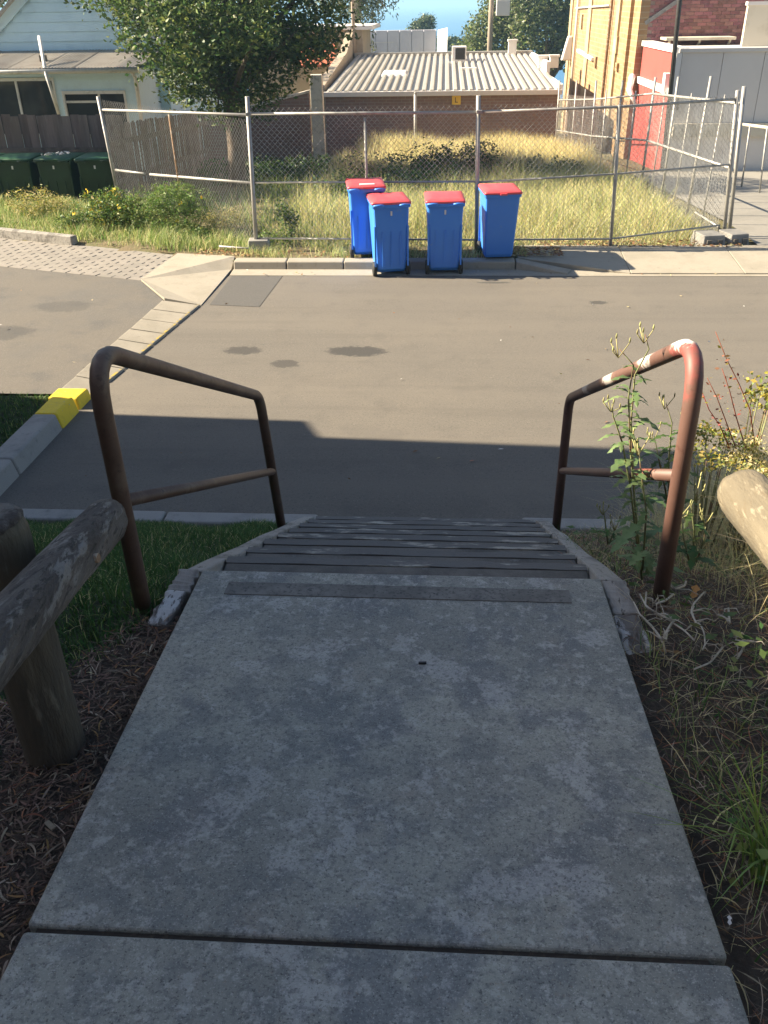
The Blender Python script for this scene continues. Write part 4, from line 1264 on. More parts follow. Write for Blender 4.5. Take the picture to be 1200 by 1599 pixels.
# shed wall and pillar under the tree
p0, p1 = at_y(488, 200, 26), at_y(502, 116, 26)
mb = MB(); mb.hexa([(p0[0], 25.9, -1.2), (p0[0] + .34, 25.9, -1.2), (p0[0] + .34, 26.2, -1.2), (p0[0], 26.2, -1.2)], [(p0[0] + .01, 25.9, p1[2]), (p0[0] + .33, 25.9, p1[2]), (p0[0] + .33, 26.2, p1[2]), (p0[0] + .01, 26.2, p1[2])])
mb.build('pillar', 'grey_post', label='tall square pale grey post standing against the left end of the brick wall', cat='post', bevel=.01)
wl = empty('back_wall', (-5, 26.9, -1), 'dull brown wall in deep shade under the big tree', 'wall')
mb = MB(); mb.hexa([(-1.9, 0, -.5), (1.2, 0, -.5), (1.2, .2, -.5), (-1.9, .2, -.5)], [(-1.9, 0, 1.35), (1.2, 0, 2.05), (1.2, .2, 2.05), (-1.9, .2, 1.35)]); mb.build('wall_panel', 'brown_brick', wl)
mb = MB(); mb.beam((-1.95, .1, 1.38), (1.22, .1, 2.1), .26, .06); mb.build('coping', 'grey_post', wl)
p0, p1 = at_y(649, 205, 28), at_y(649, 146, 28)
mb = MB(); mb.tube([(p0[0], 28, Tz(0, 28) - .1), (p1[0], 28, p1[2])], .045, 10); mb.tube([(p1[0], 28, p1[2]), (p1[0], 28, p1[2] + .04)], [.052, .03], 10)
mb.build('steel_post', 'galv', label='lone short steel post in the dry grass in front of the brick wall', cat='post')

# ================================================================== PALE SHED by the sea
ws = empty('white_shed', (-2.6, 70, -4.8), 'pale lilac panelled shed with a white end wing beyond the ribbed roof', 'shed')
x0_, x1_ = at_y(568, 48, 70)[0], at_y(681, 48, 70)[0]
zt = at_y(620, 47, 70)[2]
for k in range(6):
    a_ = x0_ + (x1_ - x0_) * k / 6; b_ = x0_ + (x1_ - x0_) * (k + 1) / 6
    mb = MB(); mb.box((a_ + .02 + 2.6, 0, 0), (b_ - .02 + 2.6, .12, zt + 4.8)); mb.build('wall_panel', 'pale_panel', ws)
mb = MB(); mb.box((x0_ + 2.6, .12, 0), (x1_ + 2.6, 5, zt + 4.7)); mb.build('body', 'pale_panel', ws)
xe = at_y(699, 47, 70)[0]
mb = MB(); mb.prism([(x1_ + 2.6 + .02, -.3, 2), (xe + 2.6, -1.2, 2), (xe + 2.6, -1.2, zt + 4.95), (x1_ + 2.6 + .15, -.3, zt + 4.8)], (0, .15, 0)); mb.build('end_wing', 'pale_white', ws)
for hz in (.55,):
    mb = MB(); mb.box((x0_ + 2.62, -.03, zt + 4.8 - .75), (x0_ + 2.6 + (x1_ - x0_) * .42, -.002, zt + 4.8 - .70)); mb.build('seam', 'grey_clad', ws)
mb = MB(); mb.box((x0_ + .1, -2, 0), (x0_ + 2.4, -.5, at_y(556, 62, 69)[2] + 4.8)); mb.build('low_annexe', 'pale_white', ws)

# ================================================================== OCHRE / RED BRICK BUILDING
ob = empty('ochre_building', (5.3, 27.6, -1.2), 'tall building with sunlit ochre side wall and red brick front behind the red shed', 'building')
oo = -Vector(ob.location)


def oput(mb, name, mats, root=ob, **kw):
    mb.v = [(x + oo.x, y + oo.y, z + oo.z) for x, y, z in mb.v]
    return mb.build(name, mats, root, **kw)


OX = 5.28
mb = MB(); mb.box((OX, 27.62, -2.5), (OX + .25, 42, 8.5)); oput(mb, 'side_wall', 'ochre')
mb = MB(); mb.box((OX + .25, 27.66, -2.5), (14, 27.9, 8.5)); mb.box((13.9, 27.9, -2.5), (14, 42, 8.5)); mb.box((OX + .25, 41.8, -3.5), (13.9, 42, 8.5)); mb.box((OX + .25, 27.9, 8.3), (13.9, 41.8, 8.5)); oput(mb, 'front_wall', 'mortar')
mb = MB(); mb.box((-.115, 0, -.038), (.115, .05, .038)); bm_ = None
for r_ in range(24):
    zc = 1.98 + r_ * .086
    for k in range(14):
        xx = OX + .37 + k * .24 + (.12 if r_ % 2 else 0)
        if xx > 8.6 or (r_ > 20): continue
        if bm_ is None:
            o = oput(mb, 'brick', 'brick'); o.data.transform(Matrix.Translation((-oo.x, -oo.y, -oo.z))); bm_ = o.data
        else:
            o = bpy.data.objects.new('brick', bm_); COL.objects.link(o); o.parent = ob
        o.location = (xx + oo.x, 27.646 + random.uniform(-.004, .003) + oo.y, zc + oo.z)
mb = MB(); mb.box((8.62, 27.645, -2.5), (14, 27.659, 8.5)); mb.box((OX + .25, 27.645, 3.78), (8.61, 27.659, 8.5)); mb.box((OX + .25, 27.645, -2.5), (8.61, 27.659, 1.93)); oput(mb, 'brick_field', 'red_brick_far')
# pilasters, pale strips, pipes on the ochre wall


def on_side(px, py, dx=0.0):
    return at_x(px, py, OX - dx)


for (pa, pb_, wd_, mat_, dp, nm) in ((968, 956, .55, 'ochre_pale', .07, 'pilaster'), (1002, 975, .30, 'ochre', .10, 'pilaster'), (925, 912, .8, 'ochre_pale', .05, 'pilaster'), (890, 884, .7, 'ochre_pale', .05, 'pilaster')):
    yc = on_side(pb_, 140)[1]
    mb = MB(); mb.box((OX - dp, max(yc - wd_ / 2, 27.63), -2.2), (OX - .002, yc + wd_ / 2, 8.4)); oput(mb, nm, mat_)
for px in (896, 947):
    yc = on_side(px, 130)[1]
    mb = MB(); mb.tube([(OX - .08, yc, -1.8), (OX - .08, yc, 8.4)], .05, 8); oput(mb, 'downpipe', 'rust' if px > 900 else 'grey_clad')
a_, b_ = on_side(902, 12), on_side(955, 8)
mb = MB(); mb.tube([(OX - .06, a_[1], a_[2]), (OX - .06, b_[1], b_[2])], .03, 6); oput(mb, 'conduit', 'grey_clad')
a_, b_ = on_side(905, 78), on_side(928, 92)
mb = MB(); mb.beam((OX - .05, a_[1], a_[2]), (OX - .05, b_[1], b_[2]), .10, .10); oput(mb, 'string_course', 'pale_white')
for (pxa, pya, pxb, pyb, mt_) in ((931, 88, 934, 106, 'ochre'), (960, 56, 968, 82, 'ochre_pale'), (964, 98, 968, 110, 'ochre'), (908, 22, 912, 44, 'ochre_pale')):
    a_, b_ = on_side(pxa, pyb), on_side(pxb, pya)
    y0, y1 = sorted((a_[1], b_[1]))
    mb = MB(); mb.box((OX - .075, y0, a_[2]), (OX - .002, y1, b_[2])); w_ = oput(mb, 'window', mt_, bevel=.01)
    mb = MB(); mb.box((OX - .08, y0 + .06, a_[2] + .08), (OX - .077, y1 - .06, b_[2] - .08)); oput(mb, 'pane', 'rust' if mt_ == 'ochre' else 'sand_wall', w_)
a_ = on_side(880, 70); mb = MB(); mb.hexa([(OX - .42, 41.3, a_[2] - .45), (OX - .01, 41.3, a_[2] - .45), (OX - .01, 41.6, a_[2] - .45), (OX - .42, 41.6, a_[2] - .45)], [(OX - .2, 41.35, a_[2] + .45), (OX - .01, 41.35, a_[2] + .45), (OX - .01, 41.6, a_[2] + .45), (OX - .2, 41.6, a_[2] + .45)]); oput(mb, 'wall_box', 'pale_white', bevel=.05)
# sloping flashing scar and awning on the brick front
a_, b_ = at_y(1008, 36, 27.62), at_y(1062, 0, 27.62)
mb = MB(); mb.beam((a_[0], 27.62, a_[2]), (b_[0] + 1.2, 27.62, b_[2] + .8), .012, .10); oput(mb, 'flashing', 'kerb_grey')
a_, b_ = at_y(1040, 63, 26.9), at_y(1150, 58, 26.9)
aw = None
mb = MB(); mb.box((a_[0], 26.85, a_[2]), (b_[0], 27.64, a_[2] + .07)); aw = oput(mb, 'awning', 'cream', bevel=.01)
for xx in (a_[0] + .12, (a_[0] + b_[0]) / 2, b_[0] - .12):
    mb = MB(); mb.beam((xx, 26.95, a_[2] - .02), (xx, 27.63, a_[2] - .45), .05, .05); oput(mb, 'bracket', 'cream', aw)

# ================================================================== GREY CLAD SHED with red side wall
gs = empty('clad_shed', (5.48, 23.4, -.6), 'low shed with grey clad front and bright red painted side wall', 'shed')
go = -Vector(gs.location)


def gput(mb, name, mats, root=gs, **kw):
    mb.v = [(x + go.x, y + go.y, z + go.z) for x, y, z in mb.v]
    return mb.build(name, mats, root, **kw)


GX, GZ = 5.46, 2.15
mb = MB(); mb.box((GX, 23.45, -1.2), (GX + .2, 27.55, GZ - .06)); gput(mb, 'side_wall', 'red_paint')
mb = MB(); mb.box((GX - .05, 23.42, GZ - .06), (GX + .24, 27.58, GZ + .06)); gput(mb, 'side_coping', 'pale_white')
mb = MB(); mb.box((GX + .2, 23.46, -1.2), (12.5, 23.7, GZ - .05)); mb.box((GX + .2, 27.3, -1.2), (12.5, 27.5, GZ - .08)); mb.box((GX + .25, 23.7, GZ - .12), (12.5, 27.3, GZ - .05)); gput(mb, 'core', 'grey_clad')
for k in range(7):
    xa = GX + .10 + k * .95
    mb = MB(); mb.box((xa + .006, 23.41, .58), (xa + .944, 23.458, GZ - .05)); gput(mb, 'cladding_panel', 'grey_clad')
mb = MB(); mb.box((GX - .03, 23.40, -.7), (GX + .095, 23.46, GZ - .06)); gput(mb, 'corner_trim', 'pale_white')
mb = MB(); mb.box((GX + .02, 23.37, GZ - .05), (12.5, 23.72, GZ + .04)); gput(mb, 'top_capping', 'grey_clad', bevel=.01)
mb = MB(); mb.box((GX + .10, 23.30, .28), (12.5, 23.458, .575)); gput(mb, 'ledge', 'cream')
mb = MB(); mb.box((GX + .10, 23.41, -1.2), (12.5, 23.458, .275)); gput(mb, 'plinth', 'grey_clad')
# white band, box and hood on the red wall
a_, b_ = at_x(992, 122, GX - .03), at_x(1047, 143, GX - .03)
mb = MB(); mb.beam((GX - .03, a_[1], a_[2]), (GX - .03, b_[1], b_[2]), .06, .16); gput(mb, 'white_band', 'pale_white')
a_ = at_x(1043, 128, GX - .06)
mb = MB(); mb.box((GX - .16, a_[1] - .12, a_[2] - .25), (GX - .002, a_[1] + .12, a_[2] + .2)); gput(mb, 'meter_box', 'pale_white', bevel=.01)
a_ = at_x(994, 132, GX - .06)
mb = MB(); mb.tube([(GX - .08, a_[1] - .5, a_[2] - .5), (GX - .3, a_[1] - .35, a_[2] - .1), (GX - .2, a_[1], a_[2] + .2), (GX - .05, a_[1] + .2, a_[2] + .25)], [.05, .08, .09, .06], 10); gput(mb, 'vent_hood', 'pale_white')
for k in range(9):
    y0 = 23.6 + k * .43
    mb = MB(); mb.box((GX - .025, y0, -1.0), (GX - .002, y0 + .415, at_x(1020, 135, GX)[2] - .02)); gput(mb, 'wall_board', 'red_paint')
# black pole at the shed corner
p0, p1 = at_y(1037, 258, 23.2), at_y(1062, 0, 23.2)
pp = empty('black_pole', (p0[0], 23.2, -.6), 'thin black steel pole rising past the corner of the red wall', 'pole')
mb = MB(); mb.tube([(0, 0, -.2), (p1[0] - p0[0], 0, p1[2] + .6), ((p1[0] - p0[0]) * 1.6, 0, p1[2] + 3)], .055, 10); mb.build('shaft', 'black_steel', pp)
mb = MB(); mb.box((-.02, -.1, 1.5), (.14, .02, 1.75)); mb.build('junction_box', 'black_steel', pp)
# light building at the right edge
lp = empty('light_building', (9, 25.5, -.6), 'pale flat wall panel rising above the grey shed at the right photo edge', 'building')
p0, p1 = at_y(1162, 80, 25.2), at_y(1162, 8, 25.2)
mb = MB(); mb.box((p0[0] - 9, -.05, 2.0), (3.5, .08, p1[2] + .6)); mb.build('wall_panel', 'cream', lp)
mb = MB(); mb.box((p0[0] - 9.03, -.08, p1[2] + .6), (3.5, .11, p1[2] + .68)); mb.build('capping', 'grey_clad', lp)
# low steel barrier
lbz = Tz(0, 19)
br = empty('steel_barrier', (6.5, 19, lbz), 'low steel post and rail barrier beside the path at the right edge', 'barrier')
t0, t1 = at_y(1172, 195, 19.6), at_y(1199, 200, 19.0)
for (pxt, pyt, pxb, pyb, yy_) in ((1172, 196, 1160, 284, 19.4), (1199, 200, 1187, 301, 18.6), (1240, 204, 1222, 320, 17.8)):
    a_, b_ = at_y(pxb, pyb, yy_), at_y(pxt, pyt, yy_)
    tub(br, 'post', [(a_[0], yy_, a_[2] - .1), (b_[0], yy_, b_[2])], .018, 'galv')
a_, b_ = at_y(1160, 194, 19.8), at_y(1240, 204, 17.8)
tub(br, 'top_rail', [a_, b_], .03, 'cream'); 

# ================================================================== THE TALL HOUSE whose shadow lies over the steps (left of the frame)
ch = empty('brick_house', (-12, 1, 0), 'two storey brick house left of the steps whose shadow covers them', 'house')
prof = [(-9, -.2), (7.75, -.2), (7.75, 2.3), (7.42, 3.05), (7.42, 4.27), (7.10, 4.37), (7.10, 7.09), (-9, 7.09)]
mb = MB(); mb.prism([(-8.0 + 12, y - 1, z) for y, z in prof][::-1], (-8, 0, 0)); mb.build('wall', 'house_brick', ch)
mb = MB(); mb.prism([(4.03, 6.08, 7.10), (4.03, -10, 7.10), (4.03, -10, 7.16), (4.03, 6.08, 7.16)], (-8.2, 0, 0)); mb.build('roof', 'corrugated', ch)
for yy_ in (-5, -2, 1, 4):
    mb = MB(); mb.box((4.002, yy_ - .6, 3.2), (4.05, yy_ + .6, 4.6)); w_ = mb.build('window', 'white_trim', ch)
    mb = MB(); mb.box((4.052, yy_ - .52, 3.28), (4.058, yy_ + .52, 4.52)); mb.build('pane', 'glass', w_)

sky_block = empty('brick_building', (2, -6.5, 1.5), 'unseen tall brick building added behind the path to block sky light', 'building')  # added out of view to cut the sky light on the foreground
mb = MB(); mb.box((-10, -8, -1), (13, 0, 10)); mb.build('wall', 'brown_brick', sky_block)
mb = MB(); mb.box((-10.2, -8.2, 10.01), (13.2, .2, 10.2)); mb.build('roof', 'corrugated', sky_block)
for xx in (-8, -4, 0, 4, 8):
    for zz in (1.2, 4.6, 7.6):
        mb = MB(); mb.box((xx - .7, .002, zz), (xx + .7, .06, zz + 1.3)); w_ = mb.build('window', 'white_trim', sky_block)
        mb = MB(); mb.box((xx - .62, .062, zz + .08), (xx + .62, .068, zz + 1.22)); mb.build('pane', 'glass', w_)

# ================================================================== TREES
def tree(label, base, trunk_pts, trunk_r, lobes, nclump, per, spread, leaf, mats, wts, barkm='bark', group='trees around the vacant lot', aspect=.5, droop=0.0, nbranch=14, name='leafy_tree'):
    root = empty(name, base, label, 'tree', group)
    B = V(base)
    mb = MB(); mb.tube(trunk_pts, trunk_r, 10); mb.build('trunk', barkm, root)
    lobesr = [(l[0], l[1], l[2], l[3], l[4], l[5]) for l in lobes]
    cc, pts = clump_points(lobesr, nclump, per, spread)
    tips = cc[RNG.choice(len(cc), nbranch, replace=False)]
    for t in tips:
        k = random.randint(len(trunk_pts) // 2, len(trunk_pts) - 1)
        p = V(trunk_pts[k]); q = V(t); mid = p.lerp(q, .5) + Vector((random.uniform(-.2, .2), random.uniform(-.2, .2), random.uniform(0, .3)))
        r0 = trunk_r[k] * .55 if isinstance(trunk_r, (list, tuple)) else trunk_r * .4
        mb = MB(); mb.tube([p, p.lerp(mid, .5), mid, mid.lerp(q, .6), q], [r0, r0 * .8, r0 * .6, r0 * .4, r0 * .15], 6); mb.build('branch', barkm, root)
    n = len(pts)
    o = leaves('crown', pts, RNG.uniform(.6, 1.3, n) * leaf, mats, wts, aspect, droop, parent=root, kind='stuff')
    return root


tb = (-4.7, 20.8, Tz(0, 20.8))
tree('big dense green tree spreading over the left corner of the vacant lot', tb, [(0, 0, -.2), (.05, 0, .8), (.0, .1, 1.7), (-.1, .1, 2.6), (.05, 0, 3.6)], [.22, .19, .16, .13, .07],
     [(-.2, .2, 3.6, 2.1, 1.8, 1.5), (-1.7, -.2, 3.9, 1.2, 1.2, .7), (1.4, .0, 3.3, 1.3, 1.4, 1.0), (.0, 0, 2.2, 1.5, 1.3, .8), (-.5, .3, 5.0, 1.8, 1.6, 1.1), (1.8, .3, 3.0, .8, .9, .6), (-.4, -.6, 2.3, .8, .8, .6), (-.6, -2.4, 3.2, .9, 1.1, .85), (0, 0, 6.2, 1.8, 1.6, 1.1), (.5, -.9, 5.3, 1.6, 1.3, 1.0), (-.3, 1.2, 5.4, 1.6, 1.3, 1.0), (.5, -2.2, 3.4, 1.1, 1.1, .95), (1.2, -.2, 4.6, 1.2, 1.2, .9), (-2.1, 0, 4.4, .9, .9, .7)],
     1800, 30, .16, .115, ['leaf_dark', 'leaf_weed', 'leaf_pale'], [.52, .24, .24], nbranch=26)
tree('leafy tree beyond the left end of the paling fence, shading the green bins', (-10.9, 18.6, Tz(0, 18.6)), [(0, 0, -.2), (.05, 0, 1.2), (0, .1, 2.4), (0, 0, 3.6)], [.18, .15, .12, .06],
     [(.2, -.6, 3.6, 1.5, 1.5, 1.2), (.3, .6, 4.4, 1.5, 1.4, 1.1), (-.9, 0, 4.0, 1.4, 1.4, 1.2)], 420, 28, .17, .13, ['leaf_dark', 'leaf_weed', 'leaf_pale'], [.55, .25, .2])
tree('tree half hidden beyond the big one, shading the left end of the ribbed roof', (-7.6, 35, Tz(0, 35)), [(0, 0, -.2), (.05, 0, 1.6), (0, .1, 3.0)], [.18, .14, .08],
     [(0, 0, 3.6, 1.4, 2.0, 1.2), (.1, 2.6, 3.6, 1.3, 1.8, 1.1), (0, -2.4, 3.6, 1.3, 1.8, 1.1)], 380, 26, .2, .16, ['leaf_dark', 'leaf_weed', 'leaf_pale'], [.6, .25, .15])
tb = (-4.3, 46, Tz(0, 46))
tree('drooping gum tree hanging over the sand building towards the sea', tb, [(0, 0, -.3), (.1, 0, 3), (.3, .0, 6), (.2, .1, 9)], [.3, .25, .2, .12],
     [(1.2, 0, 5.9, 1.0, 1.0, .9), (.2, 0, 6.6, 1.6, 1.4, 1.2), (-1.2, .3, 6.0, 1.2, 1.2, 1.2), (.3, .2, 4.4, .9, .9, 1.2), (1.8, 0, 6.6, .7, .8, .8), (0, 0, 8.5, 2, 2, 1.4)], 420, 26, .28, .24, ['leaf_gum', 'leaf_dark'], [.75, .25], 'gum_bark', aspect=.25, droop=1.0)
tb = (2.9, 62, Tz(0, 62))
tree('rounded sunlit tree left of the utility pole beyond the ribbed roof', tb, [(0, 0, -.3), (.1, 0, 2), (0, .1, 3.6)], [.3, .24, .16],
     [(.3, 0, 4.4, 1.9, 1.8, 1.9), (.9, 0, 6.2, 1.6, 1.6, 1.6), (-.7, -.4, 3.6, 1.3, 1.3, 1.1)], 480, 26, .26, .24, ['leaf_gum', 'leaf_pale', 'leaf_dark'], [.45, .35, .2])
tb = (6.3, 60, Tz(0, 60))
tree('dense pale green tree right of the utility pole, against the ochre building', tb, [(0, 0, -.3), (.1, 0, 2), (0, .1, 3.6)], [.32, .26, .18],
     [(-.3, 0, 4.7, 2.2, 2, 2.0), (.9, 0, 6.8, 2.2, 2.2, 1.8), (-1.4, -.4, 6.2, 1.5, 1.5, 1.4), (1.6, 0, 4.2, 1.5, 1.5, 1.6)], 640, 26, .26, .24, ['leaf_gum', 'leaf_dark', 'leaf_pale'], [.5, .25, .25])
tb = (-2.1, 100, Tz(0, 100))
c1_ = at_y(662, 38, 100)
tree('small dark tree silhouetted against the sea beyond the pale shed', tb, [(0, 0, -.3), (0, 0, 4), (0, 0, 6.5)], [.3, .22, .12],
     [(c1_[0] + 2.1, 0, c1_[2] - tb[2], 1.2, 1.0, .55), (c1_[0] + 2.4, 0, c1_[2] - tb[2] + .35, .7, .8, .4), (c1_[0] + 1.6, 0, c1_[2] - tb[2] - .3, .9, .8, .4)], 120, 24, .2, .26, ['leaf_dark', 'leaf_gum'], [.6, .4])
tb = (-17.5, 36, Tz(0, 36))
tree('tall gum tree behind the gable of the blue house', tb, [(0, 0, -.3), (.1, 0, 3), (0, .1, 6)], [.3, .22, .14],
     [(0, 0, 5.5, 1.8, 1.8, 1.8), (1.2, 0, 7.5, 1.8, 1.8, 1.5), (-1, 0, 7, 1.8, 1.6, 1.6)], 300, 24, .25, .22, ['leaf_gum', 'leaf_pale'], [.7, .3], 'gum_bark')
hz_ = []
for k in range(5):
    px = 690 + k * 14
    p = at_y(px, 66, 102)
    hz_.append((p[0], 102, p[2] - .2, .9, .9, .75))
cc, pts = clump_points(hz_, 220, 20, .22)
leaves('coast_scrub', pts, RNG.uniform(.5, 1.2, len(pts)) * .26, ['leaf_dark', 'leaf_gum'], [.6, .4], kind='stuff', label='dark low coastal scrub in front of the sea', cat='scrub')

# utility pole and thin pole
p0 = at_y(765, 75, 58); up_ = empty('utility_pole', (p0[0], 58, Tz(0, 58)), 'timber utility pole with a grey box rising between the trees', 'utility pole')
mb = MB(); mb.tube([(0, 0, -.2), (0, 0, 10)], [.16, .13], 12); mb.build('shaft', 'pole_wood', up_)
bx = at_y(781, 13, 58)
mb = MB(); mb.box((.28, -.35, bx[2] - up_.location.z - .36), (1.05, .25, bx[2] - up_.location.z + .45)); mb.build('transformer', 'grey_clad', up_, bevel=.03)
mb = MB(); mb.box((.1, -.06, bx[2] - up_.location.z - .05), (.28, .06, bx[2] - up_.location.z + .05)); mb.build('bracket', 'black_steel', up_)
mb = MB(); mb.box((-1, -.06, 9.3), (1, .06, 9.45)); mb.build('cross_arm', 'pole_wood', up_)
p0 = at_y(562, 80, 44); tp_ = empty('slim_pole', (p0[0], 41.2, -1.5), 'slim pale pole beside the parapet of the sand building', 'pole')
mb = MB(); mb.tube([(0, 0, 0), (0, 0, 8)], .07, 10); mb.build('shaft', 'pole_wood', tp_)
mb = MB(); mb.tube([(0, 0, 8), (0, 0, 8.12)], [.09, .05], 10); mb.build('cap', 'galv', tp_)

# ================================================================== GRASS AND WEEDS OF THE VACANT LOT
def scatter(n, x0, x1, y0, y1, zf, keep=None):
    x = RNG.uniform(x0, x1, n); y = RNG.uniform(y0, y1, n)
    if keep is not None:
        k = keep(x, y); x, y = x[k], y[k]
    return np.stack([x, y, zf(x, y)], 1)


def vn(x, y, s, seed=0):
    return .5 + .25 * (np.sin(x * s + 1.7 * seed) * np.cos(y * s * 1.3 + seed) + np.sin(x * s * 2.3 + y * s * 1.1 + 2 * seed))


tz_ = lambda x, y: T(x, y) - .03
b = scatter(95000, -2.6, 4.05, 13.05, 20.5, tz_, lambda x, y: RNG.uniform(0, 1, len(x)) < .25 + .75 * vn(x, y, 1.3) * np.clip((x + 2.2 - .25 * np.maximum(0, y - 14.2)) / 1.6, .08, 1))
n = len(b)
hh = RNG.uniform(.2, .78, n) * (.35 + .9 * vn(b[:, 0], b[:, 1], 1.7, 3)) * np.clip((b[:, 1] - 12.7) / 1.2, .35, 1) * np.clip((4.4 - b[:, 0]) / 1.0, .35, 1)
blades('tall_grass', b, hh, RNG.uniform(.006, .012, n), RNG.uniform(.05, .7, n), ['yellow_grass', 'straw', 'green_grass'], [.46, .30, .24], kind='stuff', label='tall yellow green grass filling the front of the vacant lot', cat='grass')
b = scatter(60000, -2.5, 3.6, 20.5, 29.8, tz_, lambda x, y: RNG.uniform(0, 1, len(x)) < .3 + .7 * vn(x, y, 1.1, 5) * np.clip((x + 3) / 3, .2, 1))
n = len(b)
hh = RNG.uniform(.4, .95, n) * (.6 + .6 * vn(b[:, 0], b[:, 1], .7, 1))
blades('dry_grass', b, hh, RNG.uniform(.010, .020, n), RNG.uniform(.05, .6, n), ['straw', 'yellow_grass'], [.62, .38], kind='stuff', label='dry straw coloured grass at the back of the vacant lot', cat='grass')
# green shade grass under the tree
b = scatter(26000, -6.0, -.5, 13.2, 25, tz_, lambda x, y: (x > -2.69 - (y - 12.9) * .6) & (x > -4.3) & (RNG.uniform(0, 1, len(x)) < .6))
n = len(b)
blades('shade_grass', b, RNG.uniform(.12, .5, n), RNG.uniform(.007, .014, n), RNG.uniform(.1, .9, n), ['green_grass', 'leaf_weed', 'straw'], [.45, .4, .15], kind='stuff', label='dark green grass in the shade under the big tree', cat='grass')
# verge left of the fence
vz = lambda x, y: .075 + 0 * x
b = scatter(60000, -9.5, -2.6, 12.6, 17.0, vz, lambda x, y: (y > 12.75 + np.maximum(0, (-3.85 - x)) * .36) & (y < 16.4) & (y < 12.9 + np.maximum(0, -2.6 - x) * 1.15) & (RNG.uniform(0, 1, len(x)) < np.clip((y - 12.6 - np.maximum(0, (-3.85 - x)) * .36) * 1.6, .08, 1)))
n = len(b)
blades('verge_grass', b, RNG.uniform(.05, .26, n) * (.5 + vn(b[:, 0], b[:, 1], 2.1, 2)), RNG.uniform(.006, .011, n), RNG.uniform(.1, 1.0, n), ['yellow_grass', 'green_grass', 'straw', 'bright_grass'], [.25, .40, .08, .27], kind='stuff', label='sunlit yellow green grass on the verge before the green bins', cat='grass')
b = scatter(5200, -2.9, 1.2, 12.36, 13.2, lambda x, y: .085 + 0 * x, lambda x, y: RNG.uniform(0, 1, len(x)) < .2 + .8 * (vn(x, y, 3, 4) > .5))
n = len(b)
blades('fence_grass', b, RNG.uniform(.04, .22, n), RNG.uniform(.005, .009, n), RNG.uniform(.1, 1.0, n), ['green_grass', 'yellow_grass', 'straw'], [.5, .3, .2], kind='stuff', label='short green weeds along the foot of the front fence', cat='grass')


def bush(label, px, py, y, rx, ry, rz, n, leaf, mats, wts, flowers=0, group='weedy bushes on the verge', z0=.05, aspect=.45, name='weed_bush', fmat='flower'):
    p = at_y(px, py, y)
    root = empty(name, (p[0], y, z0), label, 'bush', group)
    lobes = [(0, 0, rz * .75, rx, ry, rz * .85)] + [(random.uniform(-.7, .7) * rx, random.uniform(-.6, .6) * ry, random.uniform(.5, 1.2) * rz, rx * .5, ry * .5, rz * .5) for _ in range(5)]
    cc, pts = clump_points(lobes, n // 14, 14, leaf * .8)
    pts[:, 2] = np.maximum(pts[:, 2], .01)
    m = len(pts)
    leaves('foliage', pts, RNG.uniform(.5, 1.3, m) * leaf, mats, wts, aspect, parent=root, kind='stuff')
    for k in range(9):
        q = cc[random.randrange(len(cc))]
        mb = MB(); mb.tube([(q[0] * .2, q[1] * .2, -.05), (q[0] * .6, q[1] * .6, q[2] * .6), q], [.008, .006, .003], 5); mb.build('stem', 'stem', root)
    if flowers:
        f = cc[RNG.choice(len(cc), min(flowers, len(cc)), replace=False)] + np.array([0, -.03, .05])
        f = np.repeat(f, 5, 0) + RNG.normal(0, .018, (len(f) * 5, 3))
        leaves('flowers', f, np.full(len(f), .035), fmat, None, .9, parent=root, kind='stuff')
    return root


bush('bright green bush with yellow flowers on the verge by the leaning post', 178, 360, 14.3, .55, .4, .42, 6200, .05, ['leaf_weed', 'leaf_pale', 'leaf_yellow', 'bright_grass'], [.35, .3, .12, .23], 22)
bush('large soft green bush against the short fence panel', 272, 355, 14.05, .85, .4, .50, 9500, .055, ['bright_grass', 'leaf_pale', 'leaf_weed'], [.45, .3, .25], 3, aspect=.22)
bush('low straw tinged tuft of weeds on the verge before the green bins', 70, 345, 15.3, .55, .4, .3, 3000, .06, ['leaf_yellow', 'leaf_pale', 'straw'], [.35, .35, .3], 0, aspect=.2)
bush('small leafy green weed low on the verge edge beside the large bush', 300, 368, 13.6, .34, .2, .14, 1500, .05, ['leaf_pale', 'leaf_weed'], [.6, .4], 0)
bush('low green weed beside the timber edging', 115, 355, 14.2, .3, .2, .2, 1300, .05, ['leaf_weed', 'leaf_pale'], [.6, .4], 6)
bush('dry brownish weed behind the fence corner post', 355, 350, 13.9, .4, .3, .28, 2000, .045, ['straw', 'leaf_yellow', 'leaf_weed'], [.5, .2, .3], 0, aspect=.2)
bush('tall green weed rising through the fence left of the bins', 450, 355, 13.4, .12, .12, .42, 600, .06, ['leaf_weed', 'leaf_pale'], [.6, .4], 0)
bush('green weed behind the corner post of the fence', 425, 368, 13.2, .3, .2, .15, 900, .05, ['leaf_pale', 'bright_grass'], [.5, .5], 0)
bush('broad dark green weed in the middle of the vacant lot', 600, 292, 17.6, 1.5, .8, .40, 5600, .08, ['leaf_weed', 'leaf_dark'], [.6, .4], 0, z0=-.15)
bush('low dark shrub put in for the shadow on the grass in the lot', 800, 272, 21.0, 2.0, .7, .40, 8600, .075, ['leaf_dark', 'leaf_weed'], [.6, .4], 0, z0=-.5)  # dark leaves added where tree shadow lies on the grass
bush('tall dark shrub in the lot left of the grass patches', 690, 268, 20.6, 1.3, .6, .62, 7600, .075, ['leaf_dark', 'leaf_weed'], [.6, .4], 0, z0=-.45)
bush('dark undergrowth at the foot of the big tree', 480, 252, 21.5, 2.6, 1.0, .42, 9000, .085, ['leaf_dark', 'leaf_weed'], [.7, .3], 0, z0=-.55)


